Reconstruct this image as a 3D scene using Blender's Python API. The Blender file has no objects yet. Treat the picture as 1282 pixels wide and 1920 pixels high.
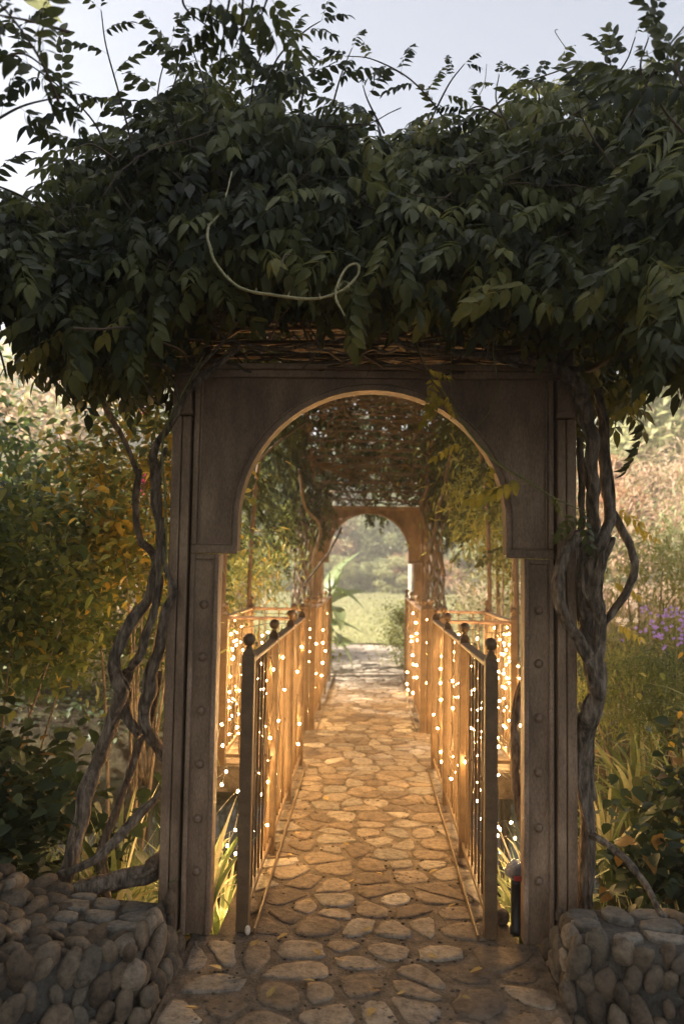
import bpy, math, random
import numpy as np
from mathutils import Vector, Matrix, noise

# ------------------------------------------------------------------ camera, world, sun, exposure
S = bpy.context.scene
COL = S.collection
F = 1493.0
CAM = Vector((-0.013, 0.0, 1.5))
ROLL = math.radians(0.8)
yw = Vector((48 / F, -102 / F, -1)).normalized()
zw = Vector((math.sin(ROLL), math.cos(ROLL), 0))
zw = (zw - yw * zw.dot(yw)).normalized()
xw = yw.cross(zw)
W2C = Matrix((xw, yw, zw)).transposed()          # world -> camera
C2W = W2C.transposed()
cd = bpy.data.cameras.new('camera')
cam = bpy.data.objects.new('camera', cd)
COL.objects.link(cam)
cam.matrix_world = Matrix.Translation(CAM) @ C2W.to_4x4()
cd.sensor_fit = 'VERTICAL'; cd.sensor_height = 36; cd.lens = F * 36 / 1920
cd.clip_start = 0.05; cd.clip_end = 600
cd.dof.use_dof = True; cd.dof.focus_distance = 3.5; cd.dof.aperture_fstop = 2.2
S.camera = cam

SUN_AZ, SUN_EL = math.radians(-102), math.radians(39)     # azimuth from +Y (ahead), negative to the left
world = bpy.data.worlds.new('World'); S.world = world
world.use_nodes = True
nt = world.node_tree; nt.nodes.clear()
sky = nt.nodes.new('ShaderNodeTexSky'); sky.sky_type = 'NISHITA'; sky.sun_disc = False
sky.sun_elevation = SUN_EL; sky.sun_rotation = SUN_AZ
sky.dust_density = 2.5; sky.air_density = 1.0; sky.ozone_density = 1.0
hsv = nt.nodes.new('ShaderNodeHueSaturation'); hsv.inputs['Saturation'].default_value = 0.55
bg = nt.nodes.new('ShaderNodeBackground'); bg.inputs['Strength'].default_value = 0.066
wo = nt.nodes.new('ShaderNodeOutputWorld')
nt.links.new(sky.outputs[0], hsv.inputs['Color']); nt.links.new(hsv.outputs[0], bg.inputs[0]); nt.links.new(bg.outputs[0], wo.inputs[0])
sl = bpy.data.lights.new('sun', 'SUN'); sl.energy = 4.7; sl.angle = math.radians(1.0); sl.color = (1.0, 0.89, 0.74)
so = bpy.data.objects.new('sun', sl); COL.objects.link(so)
sd = Vector((math.sin(SUN_AZ) * math.cos(SUN_EL), math.cos(SUN_AZ) * math.cos(SUN_EL), math.sin(SUN_EL)))
so.rotation_euler = sd.to_track_quat('Z', 'Y').to_euler()
so.location = sd * 60
S.view_settings.view_transform = 'Standard'; S.view_settings.look = 'None'
S.view_settings.gamma = 1; S.view_settings.use_curve_mapping = False
S.view_settings.exposure = 2.1
S.cycles.use_denoising = True
S.cycles.max_bounces = 6; S.cycles.diffuse_bounces = 3; S.cycles.transmission_bounces = 4; S.cycles.transparent_max_bounces = 4
S.cycles.sample_clamp_indirect = 4.0
S.cycles.caustics_reflective = False; S.cycles.caustics_refractive = False
BULB_POWER = 140.0

# ------------------------------------------------------------------ helpers
rnd = random.Random(7)
R = np.random.RandomState(11)


def at(px, py, Y):
    """world point on the plane y = Y that shows at photo pixel px, py"""
    v = C2W @ Vector(((px - 641) / F, (960 - py) / F, -1))
    return CAM + v * ((Y - CAM.y) / v.y)


def atz(px, py, z):
    v = C2W @ Vector(((px - 641) / F, (960 - py) / F, -1))
    return CAM + v * ((z - CAM.z) / v.z)


def tag(o, label=None, cat=None, group=None, kind=None):
    if label: o['label'] = label
    if cat: o['category'] = cat
    if group: o['group'] = group
    if kind: o['kind'] = kind
    return o


def thing(name, label, cat, loc=(0, 0, 0), group=None, rz=0.0):
    o = bpy.data.objects.new(name, None); COL.objects.link(o)
    o.location = loc; o.rotation_euler = (0, 0, rz); o.empty_display_size = 0.1
    return tag(o, label, cat, group)


def link(name, me, parent=None, loc=None):
    o = bpy.data.objects.new(name, me); COL.objects.link(o)
    if parent is not None:
        o.parent = parent
    if loc is not None:
        o.location = loc
    return o


class MB:
    """collects shapes into one mesh"""
    def __init__(self):
        self.v = []; self.f = []; self.sm = []

    def add(self, vs, fs, smooth=False):
        b = len(self.v)
        self.v += [tuple(p) for p in vs]
        self.f += [tuple(i + b for i in f) for f in fs]
        self.sm += [smooth] * len(fs)

    def box(self, x0, x1, y0, y1, z0, z1, bev=0.0):
        if bev <= 0:
            vs = [(x, y, z) for z in (z0, z1) for y in (y0, y1) for x in (x0, x1)]
            self.add(vs, [(0, 2, 3, 1), (4, 5, 7, 6), (0, 1, 5, 4), (2, 6, 7, 3), (0, 4, 6, 2), (1, 3, 7, 5)])
            return
        b = bev; out = []
        for z, i in ((z0, b), (z0 + b, 0), (z1 - b, 0), (z1, b)):
            for (x, y) in ((x0 + i, y0 + i + (b if not i else 0)), (x0 + i + (b if not i else 0), y0 + i), (x1 - i - (b if not i else 0), y0 + i), (x1 - i, y0 + i + (b if not i else 0)),
                           (x1 - i, y1 - i - (b if not i else 0)), (x1 - i - (b if not i else 0), y1 - i), (x0 + i + (b if not i else 0), y1 - i), (x0 + i, y1 - i - (b if not i else 0))):
                out.append((x, y, z))
        fs = [tuple(range(7, -1, -1)), tuple(range(24, 32))]
        for k in range(3):
            for j in range(8):
                a = k * 8 + j; c = k * 8 + (j + 1) % 8
                fs.append((a, c, c + 8, a + 8))
        self.add(out, fs)

    def tube(self, pts, rad, n=8, smooth=True, jit=0.0, cap=True, seed=0, flat=1.0, lobe=0.0):
        pts = [Vector(p) for p in pts]
        if not hasattr(rad, '__len__'): rad = [rad] * len(pts)
        rr = random.Random(seed)
        up = Vector((0.13, 0.37, 0.92))
        vs = []
        t0 = (pts[1] - pts[0]).normalized()
        side = t0.cross(up)
        if side.length < 0.1: side = t0.cross(Vector((1, 0, 0)))
        side.normalize()
        for i, p in enumerate(pts):
            t = (pts[min(i + 1, len(pts) - 1)] - pts[max(i - 1, 0)])
            if t.length < 1e-9: t = t0
            t.normalize()
            side = (side - t * side.dot(t)).normalized()
            b = t.cross(side)
            for j in range(n):
                a = 2 * math.pi * j / n
                r = rad[i] * (1 + (rr.uniform(-jit, jit) if jit else 0) + (lobe * math.sin(3 * a + i * .22) + lobe * .5 * math.sin(7 * a - i * .3) if lobe else 0))
                vs.append(p + side * math.cos(a) * r + b * math.sin(a) * r * flat)
        fs = []
        for i in range(len(pts) - 1):
            for j in range(n):
                a = i * n + j; c = i * n + (j + 1) % n
                fs.append((a, c, c + n, a + n))
        if cap:
            fs.append(tuple(range(n - 1, -1, -1))); fs.append(tuple(range((len(pts) - 1) * n, len(pts) * n)))
        self.add(vs, fs, smooth)

    def lathe(self, prof, c=(0, 0, 0), n=12, smooth=True):
        vs = []
        for (r, z) in prof:
            for j in range(n):
                a = 2 * math.pi * j / n
                vs.append((c[0] + r * math.cos(a), c[1] + r * math.sin(a), c[2] + z))
        fs = []
        for i in range(len(prof) - 1):
            for j in range(n):
                a = i * n + j; k = i * n + (j + 1) % n
                fs.append((a, k, k + n, a + n))
        fs.append(tuple(range(n - 1, -1, -1))); fs.append(tuple(range((len(prof) - 1) * n, len(prof) * n)))
        self.add(vs, fs, smooth)

    def ball(self, c, r, n=10, m=6, sq=(1, 1, 1)):
        vs = [(c[0], c[1], c[2] - r * sq[2])]
        for i in range(1, m):
            th = math.pi * i / m
            for j in range(n):
                a = 2 * math.pi * j / n
                vs.append((c[0] + r * sq[0] * math.sin(th) * math.cos(a), c[1] + r * sq[1] * math.sin(th) * math.sin(a), c[2] - r * sq[2] * math.cos(th)))
        vs.append((c[0], c[1], c[2] + r * sq[2]))
        fs = [(0, 1 + (j + 1) % n, 1 + j) for j in range(n)]
        for i in range(m - 2):
            for j in range(n):
                a = 1 + i * n + j; k = 1 + i * n + (j + 1) % n
                fs.append((a, k, k + n, a + n))
        b = 1 + (m - 2) * n; t = len(vs) - 1
        fs += [(b + j, b + (j + 1) % n, t) for j in range(n)]
        self.add(vs, fs, True)

    def mesh(self, name, mat):
        me = bpy.data.meshes.new(name)
        me.from_pydata(self.v, [], self.f)
        me.polygons.foreach_set('use_smooth', self.sm)
        me.materials.append(mat); me.update()
        return me

    def obj(self, name, mat, parent=None, loc=None):
        return link(name, self.mesh(name, mat), parent, loc)


def np_mesh(name, V, T, mat, tint=None, smooth=False):
    """fast triangle mesh from numpy arrays"""
    me = bpy.data.meshes.new(name)
    V = np.ascontiguousarray(V, dtype=np.float32); T = np.ascontiguousarray(T, dtype=np.int32)
    me.vertices.add(len(V)); me.vertices.foreach_set('co', V.ravel())
    me.loops.add(len(T) * 3); me.loops.foreach_set('vertex_index', T.ravel())
    me.polygons.add(len(T))
    me.polygons.foreach_set('loop_start', np.arange(0, len(T) * 3, 3, dtype=np.int32))
    if smooth: me.polygons.foreach_set('use_smooth', np.ones(len(T), dtype=bool))
    me.update(calc_edges=True)
    if tint is not None:
        a = me.attributes.new('tint', 'FLOAT', 'POINT'); a.data.foreach_set('value', np.ascontiguousarray(tint, dtype=np.float32))
    me.materials.append(mat)
    return me


def spline(pts, k=5):
    """Catmull-Rom through points (Vectors or tuples of any size)"""
    P = [np.array(p, float) for p in pts]
    P = [2 * P[0] - P[1]] + P + [2 * P[-1] - P[-2]]
    out = []
    for i in range(1, len(P) - 2):
        for j in range(k):
            t = j / k
            a, b, c, d = P[i - 1], P[i], P[i + 1], P[i + 2]
            out.append(0.5 * ((2 * b) + (-a + c) * t + (2 * a - 5 * b + 4 * c - d) * t * t + (-a + 3 * b - 3 * c + d) * t ** 3))
    out.append(P[-2])
    return out


# ------------------------------------------------------------------ materials
def new_mat(name):
    m = bpy.data.materials.new(name); m.use_nodes = True
    t = m.node_tree; t.nodes.clear()
    o = t.nodes.new('ShaderNodeOutputMaterial')
    return m, t, o


def N(t, kind, **kw):
    n = t.nodes.new(kind)
    for k, v in kw.items():
        if k in n.inputs: n.inputs[k].default_value = v
        else: setattr(n, k, v)
    return n


def ramp(t, stops, interp='LINEAR'):
    r = t.nodes.new('ShaderNodeValToRGB'); e = r.color_ramp.elements
    r.color_ramp.interpolation = interp
    while len(e) < len(stops): e.new(0.5)
    for i, (p, c) in enumerate(stops):
        e[i].position = p; e[i].color = (*c, 1)
    return r


def leaf_mat(name, stops, trans=0.35, rough=0.5, spec=0.35, rand=0.4):
    m, t, o = new_mat(name)
    at_ = N(t, 'ShaderNodeAttribute', attribute_name='tint')
    oi = N(t, 'ShaderNodeObjectInfo')
    mul = N(t, 'ShaderNodeMath', operation='MULTIPLY_ADD'); mul.inputs[1].default_value = rand
    t.links.new(oi.outputs['Random'], mul.inputs[0]); t.links.new(at_.outputs['Fac'], mul.inputs[2])
    rp = ramp(t, stops)
    t.links.new(mul.outputs[0], rp.inputs[0])
    nz = N(t, 'ShaderNodeTexNoise', Scale=60.0, Detail=2.0)
    tc = N(t, 'ShaderNodeTexCoord'); t.links.new(tc.outputs['Object'], nz.inputs['Vector'])
    mx = N(t, 'ShaderNodeMixRGB', blend_type='MULTIPLY'); mx.inputs[0].default_value = 0.45
    t.links.new(rp.outputs[0], mx.inputs[1]); t.links.new(nz.outputs['Fac'], mx.inputs[2])
    gm = N(t, 'ShaderNodeMixRGB', blend_type='MULTIPLY'); gm.inputs[0].default_value = 1.0; gm.inputs[2].default_value = (1.25, 1.25, 1.25, 1)
    t.links.new(mx.outputs[0], gm.inputs[1])
    p = N(t, 'ShaderNodeBsdfPrincipled', Roughness=rough); p.inputs['Specular IOR Level'].default_value = spec
    tr = N(t, 'ShaderNodeBsdfTranslucent')
    hs = N(t, 'ShaderNodeHueSaturation', Value=1.9, Saturation=1.0); hs.inputs['Hue'].default_value = 0.495
    ms = N(t, 'ShaderNodeMixShader'); ms.inputs[0].default_value = trans
    t.links.new(gm.outputs[0], p.inputs['Base Color']); t.links.new(gm.outputs[0], hs.inputs['Color']); t.links.new(hs.outputs[0], tr.inputs['Color'])
    t.links.new(p.outputs[0], ms.inputs[1]); t.links.new(tr.outputs[0], ms.inputs[2]); t.links.new(ms.outputs[0], o.inputs[0])
    return m


def solid_mat(name, c1, c2, scale=8.0, rough=0.6, bump=0.2, bscale=60.0, metal=0.0, spec=0.5, detail=6.0, c3=None, stretch=(1, 1, 1), rand=0.0, dist=0.01, coord='Object'):
    """two-tone noise colour plus fine relief"""
    m, t, o = new_mat(name)
    tc = N(t, 'ShaderNodeTexCoord'); mp = N(t, 'ShaderNodeMapping'); mp.inputs['Scale'].default_value = stretch
    t.links.new(tc.outputs[coord], mp.inputs[0])
    n1 = N(t, 'ShaderNodeTexNoise', Scale=scale, Detail=detail, Roughness=0.62)
    t.links.new(mp.outputs[0], n1.inputs['Vector'])
    stops = [(0.3, c1), (0.7, c2)] if c3 is None else [(0.34, c1), (0.52, c2), (0.68, c3)]
    rp = ramp(t, stops); t.links.new(n1.outputs['Fac'], rp.inputs[0])
    col = rp.outputs[0]
    if rand > 0:
        oi = N(t, 'ShaderNodeObjectInfo'); hs = N(t, 'ShaderNodeHueSaturation')
        mr = N(t, 'ShaderNodeMapRange'); mr.inputs['To Min'].default_value = 1 - rand; mr.inputs['To Max'].default_value = 1 + rand
        t.links.new(oi.outputs['Random'], mr.inputs[0]); t.links.new(mr.outputs[0], hs.inputs['Value']); t.links.new(col, hs.inputs['Color'])
        col = hs.outputs[0]
    n2 = N(t, 'ShaderNodeTexNoise', Scale=bscale, Detail=8.0, Roughness=0.65); t.links.new(mp.outputs[0], n2.inputs['Vector'])
    sp = N(t, 'ShaderNodeMixRGB', blend_type='OVERLAY'); sp.inputs[0].default_value = 0.8
    t.links.new(col, sp.inputs[1]); t.links.new(n2.outputs['Fac'], sp.inputs[2])
    bp = N(t, 'ShaderNodeBump', Strength=bump, Distance=dist); t.links.new(n2.outputs['Fac'], bp.inputs['Height'])
    p = N(t, 'ShaderNodeBsdfPrincipled', Roughness=rough, Metallic=metal); p.inputs['Specular IOR Level'].default_value = spec
    t.links.new(sp.outputs[0], p.inputs['Base Color']); t.links.new(bp.outputs[0], p.inputs['Normal'])
    mrr = N(t, 'ShaderNodeMapRange'); mrr.inputs['To Min'].default_value = max(0.05, rough - 0.15); mrr.inputs['To Max'].default_value = min(1, rough + 0.15)
    t.links.new(n1.outputs['Fac'], mrr.inputs[0]); t.links.new(mrr.outputs[0], p.inputs['Roughness'])
    t.links.new(p.outputs[0], o.inputs[0])
    return m


def stone_mat(name, stops, tintattr=False):
    m, t, o = new_mat(name)
    oi = N(t, 'ShaderNodeObjectInfo')
    src = oi.outputs['Random']
    if tintattr:
        a = N(t, 'ShaderNodeAttribute', attribute_name='tint'); src = a.outputs['Fac']
    rp = ramp(t, stops); t.links.new(src, rp.inputs[0])
    geo = N(t, 'ShaderNodeNewGeometry')
    n1 = N(t, 'ShaderNodeTexNoise', Scale=9.0, Detail=6.0, Roughness=0.6); t.links.new(geo.outputs['Position'], n1.inputs['Vector'])
    n2 = N(t, 'ShaderNodeTexNoise', Scale=90.0, Detail=6.0, Roughness=0.7); t.links.new(geo.outputs['Position'], n2.inputs['Vector'])
    r1 = ramp(t, [(0.3, (0.55, 0.52, 0.5)), (0.7, (1.15, 1.12, 1.05))]); t.links.new(n1.outputs['Fac'], r1.inputs[0])
    mx = N(t, 'ShaderNodeMixRGB', blend_type='MULTIPLY'); mx.inputs[0].default_value = 0.8
    t.links.new(rp.outputs[0], mx.inputs[1]); t.links.new(r1.outputs[0], mx.inputs[2])
    ov = N(t, 'ShaderNodeMixRGB', blend_type='OVERLAY'); ov.inputs[0].default_value = 0.45
    t.links.new(mx.outputs[0], ov.inputs[1]); t.links.new(n2.outputs['Fac'], ov.inputs[2])
    ad = N(t, 'ShaderNodeMath', operation='ADD'); t.links.new(n1.outputs['Fac'], ad.inputs[0])
    m3 = N(t, 'ShaderNodeMath', operation='MULTIPLY'); m3.inputs[1].default_value = 0.35
    t.links.new(n2.outputs['Fac'], m3.inputs[0]); t.links.new(m3.outputs[0], ad.inputs[1])
    bp = N(t, 'ShaderNodeBump', Strength=0.9, Distance=0.018); t.links.new(ad.outputs[0], bp.inputs['Height'])
    p = N(t, 'ShaderNodeBsdfPrincipled', Roughness=0.75); p.inputs['Specular IOR Level'].default_value = 0.25
    n3 = N(t, 'ShaderNodeTexNoise', Scale=34.0, Detail=5.0, Roughness=0.7); t.links.new(geo.outputs['Position'], n3.inputs['Vector'])
    r3 = ramp(t, [(0.36, (0.5, 0.48, 0.46)), (0.5, (1.0, 1.0, 1.0)), (0.68, (1.35, 1.3, 1.2))]); t.links.new(n3.outputs['Fac'], r3.inputs[0])
    m4 = N(t, 'ShaderNodeMixRGB', blend_type='MULTIPLY'); m4.inputs[0].default_value = 0.75
    t.links.new(ov.outputs[0], m4.inputs[1]); t.links.new(r3.outputs[0], m4.inputs[2])
    t.links.new(m4.outputs[0], p.inputs['Base Color']); t.links.new(bp.outputs[0], p.inputs['Normal']); t.links.new(p.outputs[0], o.inputs[0])
    return m


M = {}
M['arch'] = solid_mat('weathered_bronze', (0.12, 0.078, 0.05), (0.27, 0.18, 0.118), scale=3.4, rough=0.45, bump=0.6, bscale=120, metal=0.1, spec=0.4, c3=(0.44, 0.31, 0.21), dist=0.004, stretch=(1.3, 1.3, .45), detail=12)
M['arch_trim'] = solid_mat('weathered_bronze_edge', (0.17, 0.113, 0.075), (0.31, 0.21, 0.142), scale=5.0, rough=0.52, bump=0.5, bscale=120, metal=0.1, c3=(0.48, 0.34, 0.24), dist=0.004, stretch=(1, 1, .6), detail=12)
M['iron'] = solid_mat('brown_iron', (0.125, 0.076, 0.038), (0.215, 0.135, 0.068), scale=14.0, rough=0.45, bump=0.25, bscale=220, metal=0.05, dist=0.002)
M['rail'] = solid_mat('skylit_handrail', (0.28, 0.17, 0.11), (0.42, 0.27, 0.185), scale=14.0, rough=0.4, bump=0.25, bscale=220, metal=0.0, dist=0.002)  # lighter than the iron: sky light on the rail tops put into the colour
M['slat'] = solid_mat('rusty_slat', (0.09, 0.055, 0.032), (0.17, 0.105, 0.06), scale=12.0, rough=0.6, bump=0.2, bscale=120)
M['stone'] = stone_mat('paving_stone', [(0.0, (0.17, 0.13, 0.10)), (0.3, (0.28, 0.215, 0.155)), (0.6, (0.37, 0.30, 0.23)), (0.8, (0.29, 0.26, 0.225)), (0.94, (0.42, 0.36, 0.29)), (1.0, (0.62, 0.56, 0.48))])
M['stone_far'] = stone_mat('paving_stone_far', [(0.0, (0.24, 0.21, 0.18)), (0.5, (0.38, 0.33, 0.28)), (1.0, (0.5, 0.45, 0.39))], True)  # lightened copy of the paving, standing in for brighter light at the far end
M['cobble'] = stone_mat('river_cobble', [(0.0, (0.10, 0.078, 0.06)), (0.35, (0.19, 0.145, 0.105)), (0.7, (0.145, 0.125, 0.10)), (0.92, (0.26, 0.205, 0.15)), (1.0, (0.34, 0.29, 0.235))])
M['cap'] = stone_mat('cap_stone', [(0.0, (0.17, 0.155, 0.135)), (1.0, (0.28, 0.26, 0.23))])
M['mortar'] = solid_mat('sandy_mortar', (0.10, 0.078, 0.056), (0.20, 0.155, 0.112), scale=14.0, rough=0.9, bump=1.0, bscale=90, c3=(0.29, 0.23, 0.17), spec=0.2, dist=0.012)
M['capmortar'] = solid_mat('grey_mortar', (0.06, 0.052, 0.044), (0.16, 0.145, 0.125), scale=6.0, rough=0.9, bump=0.9, bscale=70, spec=0.2, dist=0.015)
M['bark'] = solid_mat('vine_bark', (0.08, 0.062, 0.047), (0.24, 0.19, 0.145), scale=16.0, rough=0.85, bump=1.0, bscale=30, spec=0.2, c3=(0.44, 0.36, 0.28), dist=0.02, stretch=(2.6, 2.6, 0.7))
M['twig'] = solid_mat('thin_twig', (0.07, 0.05, 0.032), (0.15, 0.105, 0.065), scale=10, rough=0.8, bump=0.3, bscale=90)
M['greentwig'] = solid_mat('green_twig', (0.15, 0.16, 0.06), (0.26, 0.25, 0.10), scale=10, rough=0.6, bump=0.2, bscale=90)
M['tendril'] = solid_mat('pale_tendril', (0.24, 0.24, 0.11), (0.50, 0.45, 0.26), scale=18, rough=0.6, bump=0.3, bscale=90)
M['soil'] = solid_mat('damp_soil', (0.018, 0.015, 0.010), (0.05, 0.042, 0.026), scale=3.0, rough=0.95, bump=1.0, bscale=18, spec=0.1, c3=(0.075, 0.07, 0.035), dist=0.05)
M['lawn'] = solid_mat('mown_lawn', (0.20, 0.21, 0.085), (0.27, 0.27, 0.12), scale=1.2, rough=0.9, bump=0.6, bscale=40, spec=0.1, c3=(0.34, 0.32, 0.17), dist=0.03)
M['wire'] = solid_mat('dark_wire', (0.02, 0.018, 0.012), (0.035, 0.03, 0.02), rough=0.5)
M['black'] = solid_mat('black_metal', (0.012, 0.012, 0.013), (0.025, 0.024, 0.023), rough=0.4, bump=0.05)
M['wist'] = leaf_mat('wisteria_leaf', [(0.0, (0.013, 0.021, 0.010)), (0.3, (0.022, 0.033, 0.013)), (0.55, (0.05, 0.060, 0.020)), (0.8, (0.10, 0.115, 0.035)), (1.0, (0.17, 0.17, 0.045))], trans=0.28, rough=0.5, spec=0.28, rand=.62)
M['yleaf'] = leaf_mat('yellowing_leaf', [(0.0, (0.16, 0.18, 0.04)), (0.5, (0.32, 0.29, 0.06)), (1.0, (0.5, 0.36, 0.06))], trans=0.45)
M['shrub'] = leaf_mat('shrub_leaf', [(0.0, (0.05, 0.085, 0.03)), (0.4, (0.10, 0.135, 0.04)), (0.72, (0.19, 0.20, 0.055)), (0.9, (0.36, 0.30, 0.06)), (1.0, (0.48, 0.32, 0.05))], trans=0.42, rand=0.1)
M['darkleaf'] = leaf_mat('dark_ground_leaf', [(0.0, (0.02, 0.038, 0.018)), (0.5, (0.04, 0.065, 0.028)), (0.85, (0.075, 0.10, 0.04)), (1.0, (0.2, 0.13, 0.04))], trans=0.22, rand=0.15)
M['palm'] = leaf_mat('strap_leaf', [(0.0, (0.06, 0.10, 0.035)), (0.45, (0.15, 0.21, 0.085)), (0.8, (0.36, 0.38, 0.2)), (1.0, (0.55, 0.53, 0.36))], trans=0.35, rough=0.35)
M['willow'] = leaf_mat('slender_leaf', [(0.0, (0.06, 0.085, 0.025)), (0.5, (0.12, 0.15, 0.04)), (1.0, (0.28, 0.27, 0.08))], trans=0.5)
M['farleaf'] = leaf_mat('far_tree_leaf', [(0.0, (0.10, 0.13, 0.06)), (0.5, (0.17, 0.20, 0.095)), (1.0, (0.30, 0.30, 0.15))], trans=0.4, rand=0.3)
M['fargold'] = leaf_mat('far_autumn_leaf', [(0.0, (0.14, 0.12, 0.05)), (0.5, (0.28, 0.19, 0.09)), (1.0, (0.42, 0.25, 0.15))], trans=0.45, rand=0.25)
M['canna'] = leaf_mat('broad_blade_leaf', [(0.0, (0.14, 0.20, 0.09)), (1.0, (0.28, 0.33, 0.17))], trans=0.4, rough=0.35)
M['meadow'] = leaf_mat('meadow_grass_blade', [(0.0, (0.14, 0.15, 0.06)), (0.45, (0.26, 0.25, 0.12)), (0.75, (0.36, 0.29, 0.18)), (1.0, (0.46, 0.34, 0.25))], trans=0.4)
M['lawnleaf'] = leaf_mat('lawn_blade', [(0.0, (0.19, 0.20, 0.10)), (1.0, (0.33, 0.32, 0.19))], trans=0.3)
M['purple'] = leaf_mat('purple_petal', [(0.0, (0.22, 0.13, 0.5)), (1.0, (0.42, 0.3, 0.75))], trans=0.4)
M['pink'] = leaf_mat('magenta_petal', [(0.0, (0.5, 0.06, 0.25)), (1.0, (0.7, 0.12, 0.4))], trans=0.4)
M['white'] = leaf_mat('white_petal', [(0.0, (0.7, 0.66, 0.6)), (1.0, (0.85, 0.8, 0.74))], trans=0.35)
M['litter'] = leaf_mat('fallen_leaf', [(0.0, (0.34, 0.22, 0.07)), (1.0, (0.55, 0.42, 0.16))], trans=0.2)

m, t, o = new_mat('pond_water')
p = N(t, 'ShaderNodeBsdfPrincipled', Roughness=0.06); p.inputs['Base Color'].default_value = (0.012, 0.014, 0.010, 1); p.inputs['IOR'].default_value = 1.33
nz = N(t, 'ShaderNodeTexNoise', Scale=7.0, Detail=3.0); bp = N(t, 'ShaderNodeBump', Strength=0.25, Distance=0.03)
t.links.new(nz.outputs['Fac'], bp.inputs['Height']); t.links.new(bp.outputs[0], p.inputs['Normal']); t.links.new(p.outputs[0], o.inputs[0])
M['water'] = m

m, t, o = new_mat('warm_bulb')
e = N(t, 'ShaderNodeEmission', Strength=BULB_POWER * .97); e.inputs['Color'].default_value = (1.0, 0.585, 0.22, 1)
t.links.new(e.outputs[0], o.inputs[0]); M['bulb'] = m

m, t, o = new_mat('crinkled_foil')
p = N(t, 'ShaderNodeBsdfPrincipled', Roughness=0.25, Metallic=0.7); p.inputs['Base Color'].default_value = (0.62, 0.63, 0.68, 1)
nz = N(t, 'ShaderNodeTexVoronoi', Scale=45.0); bp = N(t, 'ShaderNodeBump', Strength=0.9, Distance=0.01)
t.links.new(nz.outputs[0], bp.inputs['Height']); t.links.new(bp.outputs[0], p.inputs['Normal']); t.links.new(p.outputs[0], o.inputs[0])
M['foil'] = m
M['red'] = solid_mat('red_print', (0.35, 0.04, 0.03), (0.45, 0.07, 0.05), rough=0.5, bump=0.05)


# ------------------------------------------------------------------ leaf templates (numpy)
def leaflet_T(L, W, rings=(0.28, 0.62), fold=0.22, droop=0.22, curl=0.0):
    V = [(0, 0, 0)]
    prof = lambda t: W * 0.5 * math.sin(math.pi * min(1, t) ** 0.72) ** 0.85
    for t_ in rings:
        w = prof(t_); z = -droop * L * t_ * t_
        V += [(L * t_, w, z + fold * w), (L * t_, 0, z), (L * t_, -w, z + fold * w)]
    V.append((L, curl * W, -droop * L))
    T = [(0, 2, 1), (0, 3, 2)]
    n = len(rings)
    for i in range(n - 1):
        a = 1 + 3 * i; b = a + 3
        T += [(a, a + 1, b + 1), (a, b + 1, b), (a + 1, a + 2, b + 2), (a + 1, b + 2, b + 1)]
    a = 1 + 3 * (n - 1); e_ = 1 + 3 * n
    T += [(a, a + 1, e_), (a + 1, a + 2, e_)]
    return np.array(V, float), np.array(T, int)


def basis(d, up=(0, 0, 1), roll=0.0):
    d = np.array(d, float); d /= np.linalg.norm(d)
    y = np.cross(up, d)
    if np.linalg.norm(y) < 1e-4: y = np.cross((1, 0, 0), d)
    y /= np.linalg.norm(y); z = np.cross(d, y)
    c, s = math.cos(roll), math.sin(roll)
    y2 = y * c + z * s; z2 = -y * s + z * c
    return np.stack([d, y2, z2], axis=1)


def compound_T(pairs=5, Lr=0.22, Ll=0.075, W=0.034, seed=0, rings=(0.28, 0.62), arch=0.35):
    """pinnate leaf: a drooping midrib with paired leaflets and one at the tip"""
    r = random.Random(seed)
    Vs, Ts, tn = [], [], []; off = 0
    rach = lambda t: np.array((Lr * t, 0.03 * Lr * math.sin(3 * t + seed), -arch * Lr * t * t))
    ks = 6; w = 0.0011
    V = []
    for i in range(ks + 1):
        p_ = rach(i / ks); V += [p_ + (0, w, 0), p_ - (0, w, 0), p_ + (0, 0, -w * 1.6)]
    T = []
    for i in range(ks):
        a = 3 * i
        for (u, v_) in ((0, 1), (1, 2), (2, 0)):
            T += [(a + u, a + v_, a + 3 + v_), (a + u, a + 3 + v_, a + 3 + u)]
    Vs.append(np.array(V)); Ts.append(np.array(T)); tn.append(np.full(len(V), 0.22)); off = len(V)
    items = []
    for i in range(pairs):
        tt = 0.22 + 0.72 * i / max(1, pairs - 1)
        for s in (1, -1): items.append((tt + r.uniform(-.02, .02), s * math.radians(r.uniform(48, 72)), 1.0 - 0.25 * abs(tt - 0.6)))
    items.append((1.0, math.radians(r.uniform(-12, 12)), 1.08))
    for (tt, a, sc) in items:
        lv, lt = leaflet_T(Ll * sc * r.uniform(.85, 1.1), W * sc * r.uniform(.85, 1.1), rings, fold=r.uniform(.1, .4), droop=r.uniform(.1, .5), curl=r.uniform(-.2, .2))
        d = np.array((math.cos(a), math.sin(a), -0.25 - 0.5 * r.random() - 2 * arch * tt * 0.3))
        B = basis(d, roll=r.uniform(-.45, .45))
        v_ = lv @ B.T + rach(tt)
        Vs.append(v_); Ts.append(lt + off); off += len(v_); tn.append(np.full(len(v_), r.uniform(0, .16)))
    return np.concatenate(Vs), np.concatenate(Ts), np.concatenate(tn)


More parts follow.
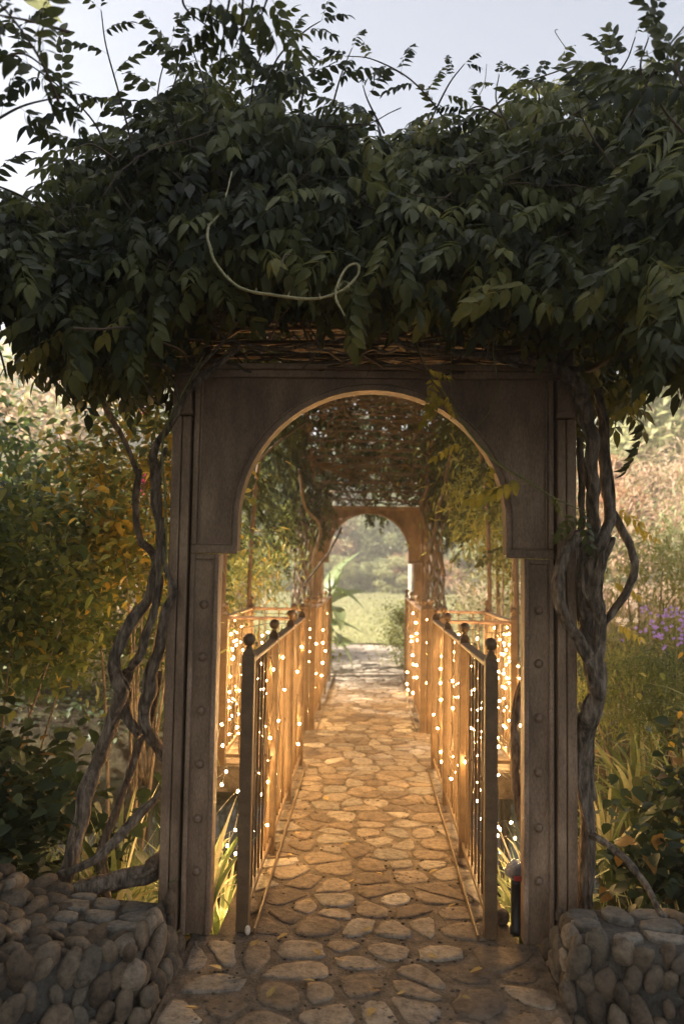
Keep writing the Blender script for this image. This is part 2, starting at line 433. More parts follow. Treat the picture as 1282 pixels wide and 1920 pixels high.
def scatter(tmpl, pos, Rm, sc, tints):
    """copy templates to transforms; returns verts, tris, tint"""
    n = len(pos); k = R.randint(0, len(tmpl), n)
    Vo, To, Ti = [], [], []; off = 0
    for j, (V, T, tn) in enumerate(tmpl):
        ix = np.where(k == j)[0]
        if not len(ix): continue
        vv = np.einsum('nij,vj->nvi', Rm[ix], V) * sc[ix][:, None, None] + pos[ix][:, None, :]
        tt = T[None] + (np.arange(len(ix)) * len(V))[:, None, None] + off
        Vo.append(vv.reshape(-1, 3)); To.append(tt.reshape(-1, 3)); Ti.append((tints[ix][:, None] + tn[None]).ravel())
        off += len(ix) * len(V)
    return np.concatenate(Vo), np.concatenate(To), np.concatenate(Ti)


UPV = (0.02, 0.03, 1.0)


def bases(D, roll):
    D = D / np.linalg.norm(D, axis=1)[:, None]
    up = np.tile(UPV, (len(D), 1))
    Y = np.cross(up, D); Y /= np.linalg.norm(Y, axis=1)[:, None] + 1e-9
    Z = np.cross(D, Y); c = np.cos(roll)[:, None]; s = np.sin(roll)[:, None]
    return np.stack([D, Y * c + Z * s, -Y * s + Z * c], axis=2)


def simple_T(L, W, seed=0, rings=(0.35, 0.7), **kw):
    v_, t_ = leaflet_T(L, W, rings, **kw)
    return v_, t_, np.zeros(len(v_))


COMP = [compound_T(pairs=p_, seed=i, Lr=l_, Ll=.075, W=.033) for i, (p_, l_) in enumerate(((5, .2), (6, .24), (5, .22), (4, .17), (6, .26)))]
COMP_HI = [compound_T(pairs=p_, seed=20 + i, Lr=l_, Ll=.078, W=.036, rings=(0.12, 0.3, 0.5, 0.7, 0.87)) for i, (p_, l_) in enumerate(((5, .2), (6, .25), (5, .22), (4, .17), (6, .26), (5, .24)))]

# ------------------------------------------------------------------ ground, water, lawn, path
def ground_h(x, y):
    h = -0.12
    # stream channel crossing under the bridge
    ch = math.exp(-((y - 6.3 - 0.12 * x) / 1.9) ** 4)
    h -= 1.5 * ch * (1 / (1 + math.exp((x - 1.75) * 5)))
    h += .3 * max(0, min(1, (x - 1.5) / .8)) * max(0, min(1, (y - 3.8) / 1.0))
    # right bank climbs away from the bridge, left bank a little
    h += 0.55 * max(0, min(1, (x - 1.9) / 6)) * max(0, min(1, (y - 3) / 6)) * (1 if y < 60 else 1)
    h += max(0, (abs(x) - 8)) * 0.07 * min(1, max(0, (y - 6) / 10)) if y < 70 else 0
    h += 0.05 * math.sin(x * 1.7 + y) * min(1, abs(x))
    if y > 50: h += (y - 50) * 0.12
    if y > 11 and abs(x) < 14: h = h * (1 - min(1, (y - 11) / 1.5) * min(1, max(0, (14 - abs(x)) / 4))) - 0.02
    return h


gx = sorted(set([round(v_, 3) for v_ in list(np.arange(-6, 6.01, .2)) + list(np.arange(-60, 60.1, 3.0))]))
gy = sorted(set([round(v_, 3) for v_ in list(np.arange(-2, 14, .2)) + list(np.arange(-30, 140, 3.0))]))
mb = MB()
vs = [(x, y, ground_h(x, y) + 0.03 * noise.noise(Vector((x * 2, y * 2, 0))) - (0.35 if abs(x) < 3.0 and y < 3.4 else 0)) for y in gy for x in gx]
nx = len(gx)
fs = [(j * nx + i, j * nx + i + 1, (j + 1) * nx + i + 1, (j + 1) * nx + i) for j in range(len(gy) - 1) for i in range(nx - 1)]
mb.add(vs, fs, True)
tag(mb.obj('ground', M['soil']), kind='structure')

mb = MB(); mb.add([(-9, 3.4, -0.62), (4.0, 3.4, -0.62), (4.0, 9.4, -0.62), (-9, 9.4, -0.62)], [(0, 1, 2, 3)])
tag(mb.obj('water', M['water']), kind='structure')

LAWN_Y = 15.4
mb = MB(); lv = []
lxs = np.linspace(-16, 16, 33); lys = np.linspace(LAWN_Y, 46, 40)
for y in lys:
    for x in lxs: lv.append((x, y, 0.03 + 0.04 * noise.noise(Vector((x * .3, y * .3, 4)))))
mb.add(lv, [(j * 33 + i, j * 33 + i + 1, (j + 1) * 33 + i + 1, (j + 1) * 33 + i) for j in range(39) for i in range(32)], True)
tag(mb.obj('lawn', M['lawn']), kind='structure')
# grass blades over the lawn
n = 90000
by = LAWN_Y + 26 * R.rand(n) ** 1.6; bx = R.uniform(-9, 9, n)
h_ = R.uniform(.03, .075, n) * (1 + (by - LAWN_Y) * .04); a_ = R.uniform(0, 6.28, n); w_ = .006 + (by - LAWN_Y) * .0008
ln = R.uniform(-.03, .03, (n, 2))
V = np.zeros((n, 3, 3)); V[:, 0] = np.stack([bx - np.cos(a_) * w_, by - np.sin(a_) * w_, np.full(n, .02)], 1); V[:, 1] = np.stack([bx + np.cos(a_) * w_, by + np.sin(a_) * w_, np.full(n, .02)], 1)
V[:, 2] = np.stack([bx + ln[:, 0], by + ln[:, 1], .03 + h_], 1)
lb = link('lawn_grass', np_mesh('lawn_grass', V.reshape(-1, 3), np.arange(n * 3).reshape(-1, 3), M['lawnleaf'], np.repeat(R.uniform(.0, 1.0, n), 3)))
tag(lb, 'pale mown lawn grass beyond the far arch', 'grass', kind='stuff')

# paved path: mortar bed (structure) carrying stones as parts
path = thing('path', None, None); path['kind'] = 'structure'


def half_w(y):
    if y < 3.3: return 0.66
    if y < 11.3: return 0.55
    return 1.25


mb = MB()
mb.box(-0.70, 0.685, 0.4, 3.32, -0.35, 0.0)
mb.box(-0.60, 0.60, 3.323, 11.25, -0.17, -0.001)
mb.box(-1.35, 1.35, 11.253, LAWN_Y + .02, -0.2, 0.0)
for s in (-1, 1):
    x0, x1 = (0.603, 1.14)
    mb.box(min(s * x0, s * x1), max(s * x0, s * x1), 6.02, 7.42, -0.19, -0.002)
mb.obj('mortar_bed', M['mortar'], path)


def clip(poly, px_, py_, nx_, ny_):
    out = []
    for i in range(len(poly)):
        a = poly[i]; b = poly[(i + 1) % len(poly)]
        da = (a[0] - px_) * nx_ + (a[1] - py_) * ny_; db = (b[0] - px_) * nx_ + (b[1] - py_) * ny_
        if da <= 0: out.append(a)
        if (da < 0) != (db < 0) and abs(da - db) > 1e-12:
            k = da / (da - db); out.append((a[0] + (b[0] - a[0]) * k, a[1] + (b[1] - a[1]) * k))
    return out


def cells(seeds, rect):
    res = []
    for i, (sx, sy) in enumerate(seeds):
        p_ = [(rect[0], rect[2]), (rect[1], rect[2]), (rect[1], rect[3]), (rect[0], rect[3])]
        for j, (qx, qy) in enumerate(seeds):
            if i == j or abs(qx - sx) > .7 or abs(qy - sy) > .7: continue
            p_ = clip(p_, (sx + qx) / 2, (sy + qy) / 2, qx - sx, qy - sy)
            if len(p_) < 3: break
        if len(p_) >= 3: res.append(((sx, sy), p_))
    return res


def stone_shape(poly, rr, gap, top):
    cx = sum(p_[0] for p_ in poly) / len(poly); cy = sum(p_[1] for p_ in poly) / len(poly)
    area = abs(sum(poly[i][0] * poly[(i + 1) % len(poly)][1] - poly[(i + 1) % len(poly)][0] * poly[i][1] for i in range(len(poly)))) / 2
    size = math.sqrt(area)
    if size < 0.05: return None
    k = 1 - gap / size * rr.uniform(.7, 1.7)
    if k < .3: return None
    q = [(cx + (x - cx) * k, cy + (y - cy) * k) for x, y in poly]
    for _ in range(2):                     # corner cutting rounds the outline
        o_ = []
        for i in range(len(q)):
            a = q[i]; b = q[(i + 1) % len(q)]; c = rr.uniform(.16, .3)
            o_ += [(a[0] + (b[0] - a[0]) * c, a[1] + (b[1] - a[1]) * c), (a[0] + (b[0] - a[0]) * (1 - c), a[1] + (b[1] - a[1]) * (1 - c))]
        q = o_
    m_ = 14
    if len(q) > m_: q = [q[int(i * len(q) / m_)] for i in range(m_)]
    q = [(x + rr.gauss(0, .02 * size), y + rr.gauss(0, .02 * size)) for x, y in q]
    n_ = len(q)
    tx, ty = rr.uniform(-.014, .014), rr.uniform(-.014, .014)
    zt = lambda x, y, z: z + (x - cx) * tx + (y - cy) * ty
    ring = lambda s, z: [(cx + (x - cx) * s, cy + (y - cy) * s, zt(x, y, z)) for x, y in q]
    vs = ring(1.02, -.012) + ring(1.0, top * .45) + ring(.975, top * .95) + ring(.7, top) + [(cx, cy, top * rr.uniform(.95, 1.1))]
    fs = []
    for k_ in range(3):
        for j in range(n_):
            a = k_ * n_ + j; b = k_ * n_ + (j + 1) % n_
            fs.append((a, b, b + n_, a + n_))
    c_ = len(vs) - 1
    fs += [(3 * n_ + j, 3 * n_ + (j + 1) % n_, c_) for j in range(n_)]
    return vs, fs


rs = random.Random(5)


def seed_rows(x0, x1, y0, y1, sx, sy):
    out = []; y = y0 + sy * .5; k = 0
    while y < y1:
        x = x0 + (sx * .25 if k % 2 else sx * .75)
        while x < x1:
            out.append((x + rs.gauss(0, sx * .26), y + rs.gauss(0, sy * .3))); x += sx * rs.uniform(.8, 1.25)
        y += sy; k += 1
    return [(max(x0 + .02, min(x1 - .02, a)), max(y0 + .02, min(y1 - .02, b))) for a, b in out]


far = MB(); far_t = []
nst = 0
zones = [((-0.69, 0.675, 1.9, 3.3), .19, .155, .03), ((-0.55, 0.55, 3.32, 5.0), .185, .15, .025), ((-0.55, 0.55, 5.0, 9.3), .175, .14, .014), ((-0.55, 0.55, 9.3, 11.2), .17, .15, .014),
         ((-1.3, 1.3, 11.26, LAWN_Y), .2, .16, .014), ((0.61, 1.12, 6.05, 7.4), .18, .15, .016), ((-1.12, -0.61, 6.05, 7.4), .18, .15, .016)]
for zi, (rc, sx, sy, gap) in enumerate(zones):
    for (s_, poly) in cells(seed_rows(rc[0], rc[1], rc[2], rc[3], sx, sy), rc):
        r_ = stone_shape(poly, rs, gap, rs.uniform(.003, .007))
        if not r_: continue
        if zi in (3, 4):
            far.add(r_[0], r_[1], True); far_t += [rs.random()] * len(r_[0])
        else:
            if nst > 420: continue
            mb = MB(); mb.add(r_[0], r_[1], True); mb.obj('stone', M['stone'], path); nst += 1
me = far.mesh('far_stones', M['stone_far']); a = me.attributes.new('tint', 'FLOAT', 'POINT'); a.data.foreach_set('value', far_t)
tag(link('far_stones', me, path), kind='stuff')
# small pebbles pressed in the mortar
mb = MB()
for _ in range(1500):
    y = 2.1 + 5.4 * rs.random() ** 1.6; x = rs.uniform(-half_w(y) + .03, half_w(y) - .03)
    mb.ball((x, y, .002), rs.uniform(.002, .008), 5, 4, (1.3, 1, .6))
tag(mb.obj('pebbles', M['cobble'], path), kind='stuff')

# ------------------------------------------------------------------ arches
def arch_frame(name, label, Y0, detail):
    root = thing(name, label, 'garden arch', (0, Y0, 0))
    th = 0.085
    R0 = 0.557; zc = 1.683; zb = 1.555; xo = 0.752; ztop = 2.335; xj = 0.632; xo2 = 0.752
    # spandrel panel with round opening: front sheet between mouldings
    n = 28
    arc = [(-R0, zb)] + [(-R0 * math.cos(math.pi * i / n), zc + R0 * math.sin(math.pi * i / n)) for i in range(n + 1)] + [(R0, zb)]
    outer = [(-xo, zb)] + [(-xo, zc)] * 0
    mb = MB()

    def shell(arc_, xo_, zt_, zb_, y0, y1):
        """solid plate between an arched inner edge and a rectangular outer edge"""
        inn = arc_; out = []
        m_ = len(inn)
        for i, (x, z) in enumerate(inn):
            u = i / (m_ - 1)
            # map to the rectangle outline
            if i == 0: out.append((-xo_, zb_))
            elif i == m_ - 1: out.append((xo_, zb_))
            else:
                a = math.pi * (i - 1) / (m_ - 3)
                cxx, czz = -math.cos(a), math.sin(a)
                k = min(xo_ / max(abs(cxx), 1e-6), (zt_ - zc) / max(czz, 1e-6))
                out.append((cxx * k, zc + czz * k))
        # make sure the two corners are real corners
        for s in (-1, 1):
            best = min(range(1, m_ - 1), key=lambda i: (out[i][0] - s * xo_) ** 2 + (out[i][1] - zt_) ** 2)
            out[best] = (s * xo_, zt_)
        vs = [(x, y0, z) for x, z in inn] + [(x, y0, z) for x, z in out] + [(x, y1, z) for x, z in inn] + [(x, y1, z) for x, z in out]
        fs = []
        for i in range(m_ - 1):
            fs.append((i, i + 1, m_ + i + 1, m_ + i)); fs.append((2 * m_ + i, 3 * m_ + i, 3 * m_ + i + 1, 2 * m_ + i + 1))
            fs.append((i, 2 * m_ + i, 2 * m_ + i + 1, i + 1)); fs.append((m_ + i, m_ + i + 1, 3 * m_ + i + 1, 3 * m_ + i))
        fs += [(0, m_, 3 * m_, 2 * m_), (m_ - 1, 3 * m_ - 1, 4 * m_ - 1, 2 * m_ - 1)]
        mb.add(vs, fs)
    shell(arc, xo, ztop, zb, 0.018, th)
    mb.obj('spandrel_panel', M['arch'], root)
    # moulded rim around the opening
    mb = MB()
    w = 0.032
    prof = [(0.0, 0.018), (0.0, 0.0), (w * .55, -0.002), (w * .62, 0.007), (w * .8, 0.007), (w * .88, 0.001), (w, 0.001), (w * 1.03, 0.0185)]
    nodes = [((-R0, zb), (-1, 0))] + [((-R0 * math.cos(math.pi * i / n), zc + R0 * math.sin(math.pi * i / n)), (-math.cos(math.pi * i / n), math.sin(math.pi * i / n))) for i in range(n + 1)] + [((R0, zb), (1, 0))]
    vs = []
    for (x, z), (ox, oz) in nodes:
        for (d, y) in prof: vs.append((x + ox * d, y, z + oz * d))
    k = len(prof)
    fs = [(i * k + j, i * k + j + 1, (i + 1) * k + j + 1, (i + 1) * k + j) for i in range(len(nodes) - 1) for j in range(k - 1)]
    mb.add(vs, fs)
    mb.obj('arch_rim', M['arch_trim'], root)
    for s in (-1, 1):
        mx_ = lambda a, b: (min(s * a, s * b), max(s * a, s * b))
        # moulding strips on the panel: outer edge and foot of the spandrel
        mb = MB()
        mb.box(*mx_(xo - .022, xo), -.001, .0165, zb + .026, ztop - .045, .003)
        mb.box(*mx_(xo - .032, xo - .026), .008, .0172, zb + .032, ztop - .06, .0)
        mb.box(*mx_(R0 + .0005, xo), -.003, .0162, zb - .012, zb + .0245, .004)
        mb.box(*mx_(R0 + .034, xo - .034), .008, .0174, zb + .029, zb + .034, .0)
        mb.obj('panel_moulding', M['arch_trim'], root)
        # lower jamb: recessed panel in a raised frame
        mb = MB(); mb.box(*mx_(xj + .004, xo - .002), .014, th - .002, 0, zb - .014); mb.obj('jamb_panel', M['arch'], root)
        mb = MB()
        mb.box(*mx_(xj, xj + .019), 0, th, 0, zb - .0135, .003)
        mb.box(*mx_(xo - .019, xo), 0, th + .001, 0, zb - .0135, .003)
        mb.box(*mx_(xj + .0195, xo - .0195), .0012, .02, zb - .036, zb - .0145, .003)
        mb.obj('jamb_frame', M['arch_trim'], root)
        # outer pilaster: two boards with a groove, set off by a dark reveal
        mb = MB()
        mb.box(*mx_(xo + .012, xo + .047), -.016, .07, 0, 2.12 if detail else 2.14, .004)
        mb.obj('pilaster_board', M['arch'], root)
        mb = MB()
        mb.box(*mx_(xo + .050, xo + .088), -.020, .07, 0, 2.12 if detail else 2.14, .004)
        mb.obj('pilaster_board', M['arch'], root)
        mb = MB(); mb.box(*mx_(xo + .0005, xo + .08), .045, .068, 0, 2.3); mb.obj('back_plate', M['arch'], root)
        mb = MB()
        mb.box(*mx_(xo + .006, xo + .094), -.027, .078, 2.125, 2.15, .004)
        mb.box(*mx_(xo + .012, xo + .088), -.02, .075, 2.1505, 2.29, .003)
        mb.box(*mx_(xo + .004, xo + .098), -.03, .08, 2.2905, 2.325, .005)
        if s > 0: mb.box(*mx_(xo + .012, xo + .082), -.018, .07, 2.3255, 2.47, .004)
        mb.obj('capital', M['arch_trim'], root)
        if detail:
            rv = MB(); rv.lathe([(.0195, 0), (.0185, .004), (.012, .0055), (.0165, .006), (.0145, .013), (.009, .0175), (.003, .019)], (0, 0, 0), 14)
            me = rv.mesh('rivet', M['arch_trim'])
            for z in (1.331, 1.114, .895, .677, .457, .247):
                o_ = link('rivet', me, root, (s * (xj + xo) / 2, .0135, z)); o_.rotation_euler = (math.radians(90), 0, 0)
    mb = MB()
    mb.box(-xo - .001, xo + .001, -.022, th + .01, ztop - .012, ztop + .012, .004)
    mb.box(-xo + .002, xo - .002, -.006, .0175, ztop - .044, ztop - .0125, .003)
    mb.obj('cornice', M['arch_trim'], root)
    return root


ARCH_Y = 3.31
FAR_Y = 11.2
arch_frame('garden_arch', 'large brown riveted metal arch at the near end of the footbridge', ARCH_Y, True)
arch_frame('garden_arch', 'small looking matching brown arch at the far end of the footbridge before the lawn', FAR_Y, True)

# roof trellis between the arches: hipped lengthwise
roof_pts = [(3.42, 2.35), (4.1, 2.86), (5.2, 3.28), (6.2, 3.4), (8.3, 3.4), (9.3, 3.3), (10.3, 2.85), (11.15, 2.38)]
rp = spline(roof_pts, 6)


def roof_z(y):
    for i in range(len(rp) - 1):
        if rp[i][0] <= y <= rp[i + 1][0]:
            k = (y - rp[i][0]) / (rp[i + 1][0] - rp[i][0] + 1e-9); return rp[i][1] + k * (rp[i + 1][1] - rp[i][1])
    return 2.36


tre = thing('trellis_roof', 'slatted brown trellis roof under the vines between the two arches', 'trellis', (0, 7.2, 0))
for s in (-1, 1):
    mb = MB(); mb.tube([(s * .76, p_[0] - 7.2, p_[1]) for p_ in rp], .024, 8)
    mb.obj('side_rail', M['slat'], tre)
slm = MB(); slm.tube([(-.76, 0, 0), (-.3, 0, .012), (.3, 0, .012), (.76, 0, 0)], .012, 6)
sme = slm.mesh('slat', M['slat'])
acc = 0; last = rp[0]; gap_ = .17
for p_ in rp[1:]:
    L_ = math.dist(p_, last); d0 = 0
    steps = max(1, int(L_ / .02))
    for i in range(steps):
        acc += L_ / steps
        if acc > gap_:
            acc = 0; gap_ = rs.uniform(.12, .24); k = i / steps
            y = last[0] + (p_[0] - last[0]) * k; z = last[1] + (p_[1] - last[1]) * k
            o_ = link('slat', sme, tre, (0, y - 7.2, z - .015)); o_.rotation_euler = (rs.uniform(-.2, .2), rs.uniform(-.012, .012), 0)
    last = p_
for (y, zz) in ((6.05, 3.38), (7.38, 3.4)):
    for s in (-1, 1):
        mb = MB(); mb.tube(spline([(s * 1.1, y - 7.2, 0), (s * 1.1, y - 7.2, 1.6), (s * 1.02, y - 7.2, 2.6), (s * .8, y - 7.2, 3.25), (s * .74, y - 7.2, zz)], 4), .02, 8)
        mb.obj('support_pole', M['slat'], tre)

# ------------------------------------------------------------------ railings
RX = 0.505; H = 1.1
pm = MB()
pm.box(-.026, .026, -.026, .026, 0, H + .022, .003)
vs = [(-.026, -.026, H + .0225), (.026, -.026, H + .0225), (.026, .026, H + .0225), (-.026, .026, H + .0225), (-.01, -.01, H + .05), (.01, -.01, H + .05), (.01, .01, H + .05), (-.01, .01, H + .05)]
pm.add(vs, [(0, 1, 5, 4), (1, 2, 6, 5), (2, 3, 7, 6), (3, 0, 4, 7), (4, 5, 6, 7)])
POST = pm.mesh('post', M['iron'])
fm = MB(); fm.lathe([(.013, 0), (.016, .004), (.009, .009), (.012, .013)], (0, 0, H + .048), 12); fm.ball((0, 0, H + .084), .027, 16, 10)
FIN = fm.mesh('finial', M['iron'])
bm_ = MB(); bm_.box(-.0055, .0055, -.0055, .0055, .085, H - .018)
BAL = bm_.mesh('baluster', M['iron'])
dm = MB()
for s in (-1, 1):
    dm.tube([(0, 0, .085), (0, 0, .42), (0, s * .036, .58), (0, 0, .74), (0, 0, H - .018)], .0062, 5, False)
dm.tube([(0, 0, .52), (0, 0, .64)], .005, 5, False)
dm.ball((0, 0, .58), .014, 8, 6)
DIA = dm.mesh('diamond_baluster', M['iron'])


def railing(name, label, segs, group='brown iron railings of the footbridge', dia=True):
    """segs: list of runs; each run a list of post points (x, y)"""
    root = thing(name, label, 'railing', (segs[0][0][0], segs[0][0][1], 0), group)
    ox, oy = segs[0][0]
    seen = set()
    for run in segs:
        for i, (x, y) in enumerate(run):
            key = (round(x, 2), round(y, 2))
            if key not in seen:
                seen.add(key)
                p_ = link('post', POST, root, (x - ox, y - oy, 0)); link('finial', FIN, p_)
            if i == len(run) - 1: break
            x2, y2 = run[i + 1]
            a = math.atan2(y2 - y, x2 - x) - math.pi / 2
            Lg = math.dist((x, y), (x2, y2))
            rm = MB()
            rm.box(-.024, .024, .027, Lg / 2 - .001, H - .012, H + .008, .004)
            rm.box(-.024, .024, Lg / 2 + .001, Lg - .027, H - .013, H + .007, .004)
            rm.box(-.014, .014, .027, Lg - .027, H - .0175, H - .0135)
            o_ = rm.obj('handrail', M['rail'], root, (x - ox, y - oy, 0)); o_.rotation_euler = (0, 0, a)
            rm = MB(); rm.box(-.013, .013, .027, Lg - .027, .058, .084, .002)
            o_ = rm.obj('bottom_rail', M['iron'], root, (x - ox, y - oy, 0)); o_.rotation_euler = (0, 0, a)
            nb = max(3, int(round(Lg / .118)) - 1)
            for k in range(1, nb + 1):
                f_ = k / (nb + 1)
                is_d = dia and (nb >= 6) and k in (nb // 2 - 1, nb // 2 + 2)
                o_ = link('diamond_baluster' if is_d else 'baluster', DIA if is_d else BAL, root, (x - ox + (x2 - x) * f_, y - oy + (y2 - y) * f_, 0))
                o_.rotation_euler = (0, 0, a)
    return root


near_y = [3.37, 4.27, 5.18, 6.09]
far_y = [7.36, 8.37, 9.4, 10.5]
for s, side in ((-1, 'left'), (1, 'right')):
    railing('iron_railing', f'near run of brown iron railing along the {side} of the path, just inside the arch', [[(s * RX, y) for y in near_y]])
    railing('iron_railing', f'three sided iron railing around the lookout bay on the {side} side', [[(s * (RX + .06), 6.05), (s * 1.085, 6.05), (s * 1.085, 7.39), (s * (RX + .06), 7.39)]])
    railing('iron_railing', f'far run of brown iron railing along the {side} of the path, beyond the bay', [[(s * RX, y) for y in far_y]])
    # thin metal kerb between stones and railing
    for (a, b) in ((3.33, 6.05), (7.42, 11.18)):
        mb = MB(); mb.box(s * .452 - .004, s * .452 + .004, a, b, -.0015, .026, .001)
        ob = mb.obj('edge_strip', M['iron'], path)

# ------------------------------------------------------------------ fairy lights
bb = MB(); bb.ball((0, 0, 0), .0057, 8, 6, (1, 1, 1.25)); BULB = bb.mesh('bulb', M['bulb'])
cp = MB(); cp.lathe([(.004, 0), (.005, .004), (.004, .014), (.002, .02)], (0, 0, .009), 6); CAPM = cp.mesh('socket', M['wire'])
rl = random.Random(31)


def light_string(label, pts_fn, n_drop, loc, dens=1.0):
    root = thing('string_lights', label, 'string lights', loc, 'warm fairy lights strung along the railings')
    lx, ly, _ = loc
    wires = MB(); top = []
    nb = 0
    for k in range(n_drop):
        f_ = (k + rl.uniform(.25, .75)) / n_drop
        x, y, nxn, nyn = pts_fn(f_)
        off = rl.uniform(.03, .075) * rl.choice((-.4, 1, 1))
        x += nxn * off; y += nyn * off
        z = H - .02; pts = [(x - lx, y - ly, z)]
        zb_ = rl.uniform(.06, .45)
        while z > zb_:
            z -= rl.uniform(.05, .16)
            x += rl.uniform(-.018, .018); y += rl.uniform(-.045, .045)
            pts.append((x - lx, y - ly, z))
            if rl.random() < .84 * dens:
                ox, oy = rl.uniform(-.02, .02), rl.uniform(-.03, .03)
                b = link('bulb', BULB, root, (x - lx + ox, y - ly + oy, z - .012)); b.rotation_euler = (rl.uniform(-1.5, 1.5), rl.uniform(-1.5, 1.5), 0)
                link('socket', CAPM, b); nb += 1
        wires.tube(spline(pts, 2), .0023, 4, False, cap=False)
        top.append((pts[0][0], pts[0][1], H - .02 - rl.uniform(0, .07)))
    if len(top) > 1:
        wires.tube(spline(top, 3), .003, 5, False, cap=False)
    wires.obj('wire', M['wire'], root)
    return nb


tot = 0
for s, side in ((-1, 'left'), (1, 'right')):
    tot += light_string(f'fairy lights hung through the near {side} railing', lambda f_, s=s: (s * (RX + .03), 3.95 + f_ * 2.13, s, 0), 15, (s * .5, 4.6, 0))
    tot += light_string(f'fairy lights hung through the far {side} railing', lambda f_, s=s: (s * (RX + .03), 7.4 + f_ * 2.6, s, 0), 15, (s * .5, 8.9, 0))

    def bay(f_, s=s):
        L_ = f_ * (.5 + 1.34 + .5)
        if L_ < .5: return (s * (.58 + L_), 6.05, 0, 1)
        if L_ < 1.84: return (s * 1.085, 6.05 + L_ - .5, s, 0)
        return (s * (1.085 - (L_ - 1.84)), 7.39, 0, 1)
    tot += light_string(f'fairy lights wound around the {side} lookout bay railing', bay, 16, (s * .9, 6.7, 0), 1.0)
    # tangle of lights fallen into the plants below the near railing
    root = thing('string_lights', f'loose tangle of fairy lights in the {side} waterside leaves below the railing', 'string lights', (s * .75, 3.9, -.1), 'warm fairy lights strung along the railings')
    wr = MB(); pts = []
    for k in range(26):
        p_ = (s * rl.uniform(-.12, .16), rl.uniform(-.2, .9), rl.uniform(-.2, .7)); pts.append(p_)
        b = link('bulb', BULB, root, p_); link('socket', CAPM, b)
    pts.sort(key=lambda p_: p_[2]); wr.tube(spline(pts, 4), .0016, 4, False, cap=False); wr.obj('wire', M['wire'], root)
print('bulbs', tot)

# ------------------------------------------------------------------ cobble walls
def cob_mesh(seed):
    r = random.Random(seed); b = MB(); b.ball((0, 0, 0), 1, 10, 7)
    sq = (r.uniform(.8, 1.1), r.uniform(.7, .9), r.uniform(1.1, 1.5))
    vs = []
    for v_ in b.v:
        w_ = Vector(v_); k = 1 + .2 * noise.noise(w_ * 1.2 + Vector((seed * 3.1, 0, 0)))
        vs.append((w_.x * sq[0] * k, w_.y * sq[1] * k, w_.z * sq[2] * k))
    b.v = vs
    return b.mesh('cobble', M['cobble'])


COBS = [cob_mesh(i) for i in range(9)]


def inside(poly, x, y, d):
    """inside a counter-clockwise or clockwise convex-ish outline by at least d"""
    s_ = 0; n_ = len(poly); c = False; dm = 9
    for i in range(n_):
        (x1, y1), (x2, y2) = poly[i], poly[(i + 1) % n_]
        if (y1 > y) != (y2 > y) and x < (x2 - x1) * (y - y1) / (y2 - y1) + x1: c = not c
        L2 = (x2 - x1) ** 2 + (y2 - y1) ** 2; t_ = max(0, min(1, ((x - x1) * (x2 - x1) + (y - y1) * (y2 - y1)) / L2))
        dm = min(dm, math.dist((x, y), (x1 + t_ * (x2 - x1), y1 + t_ * (y2 - y1))))
    return c and dm > d


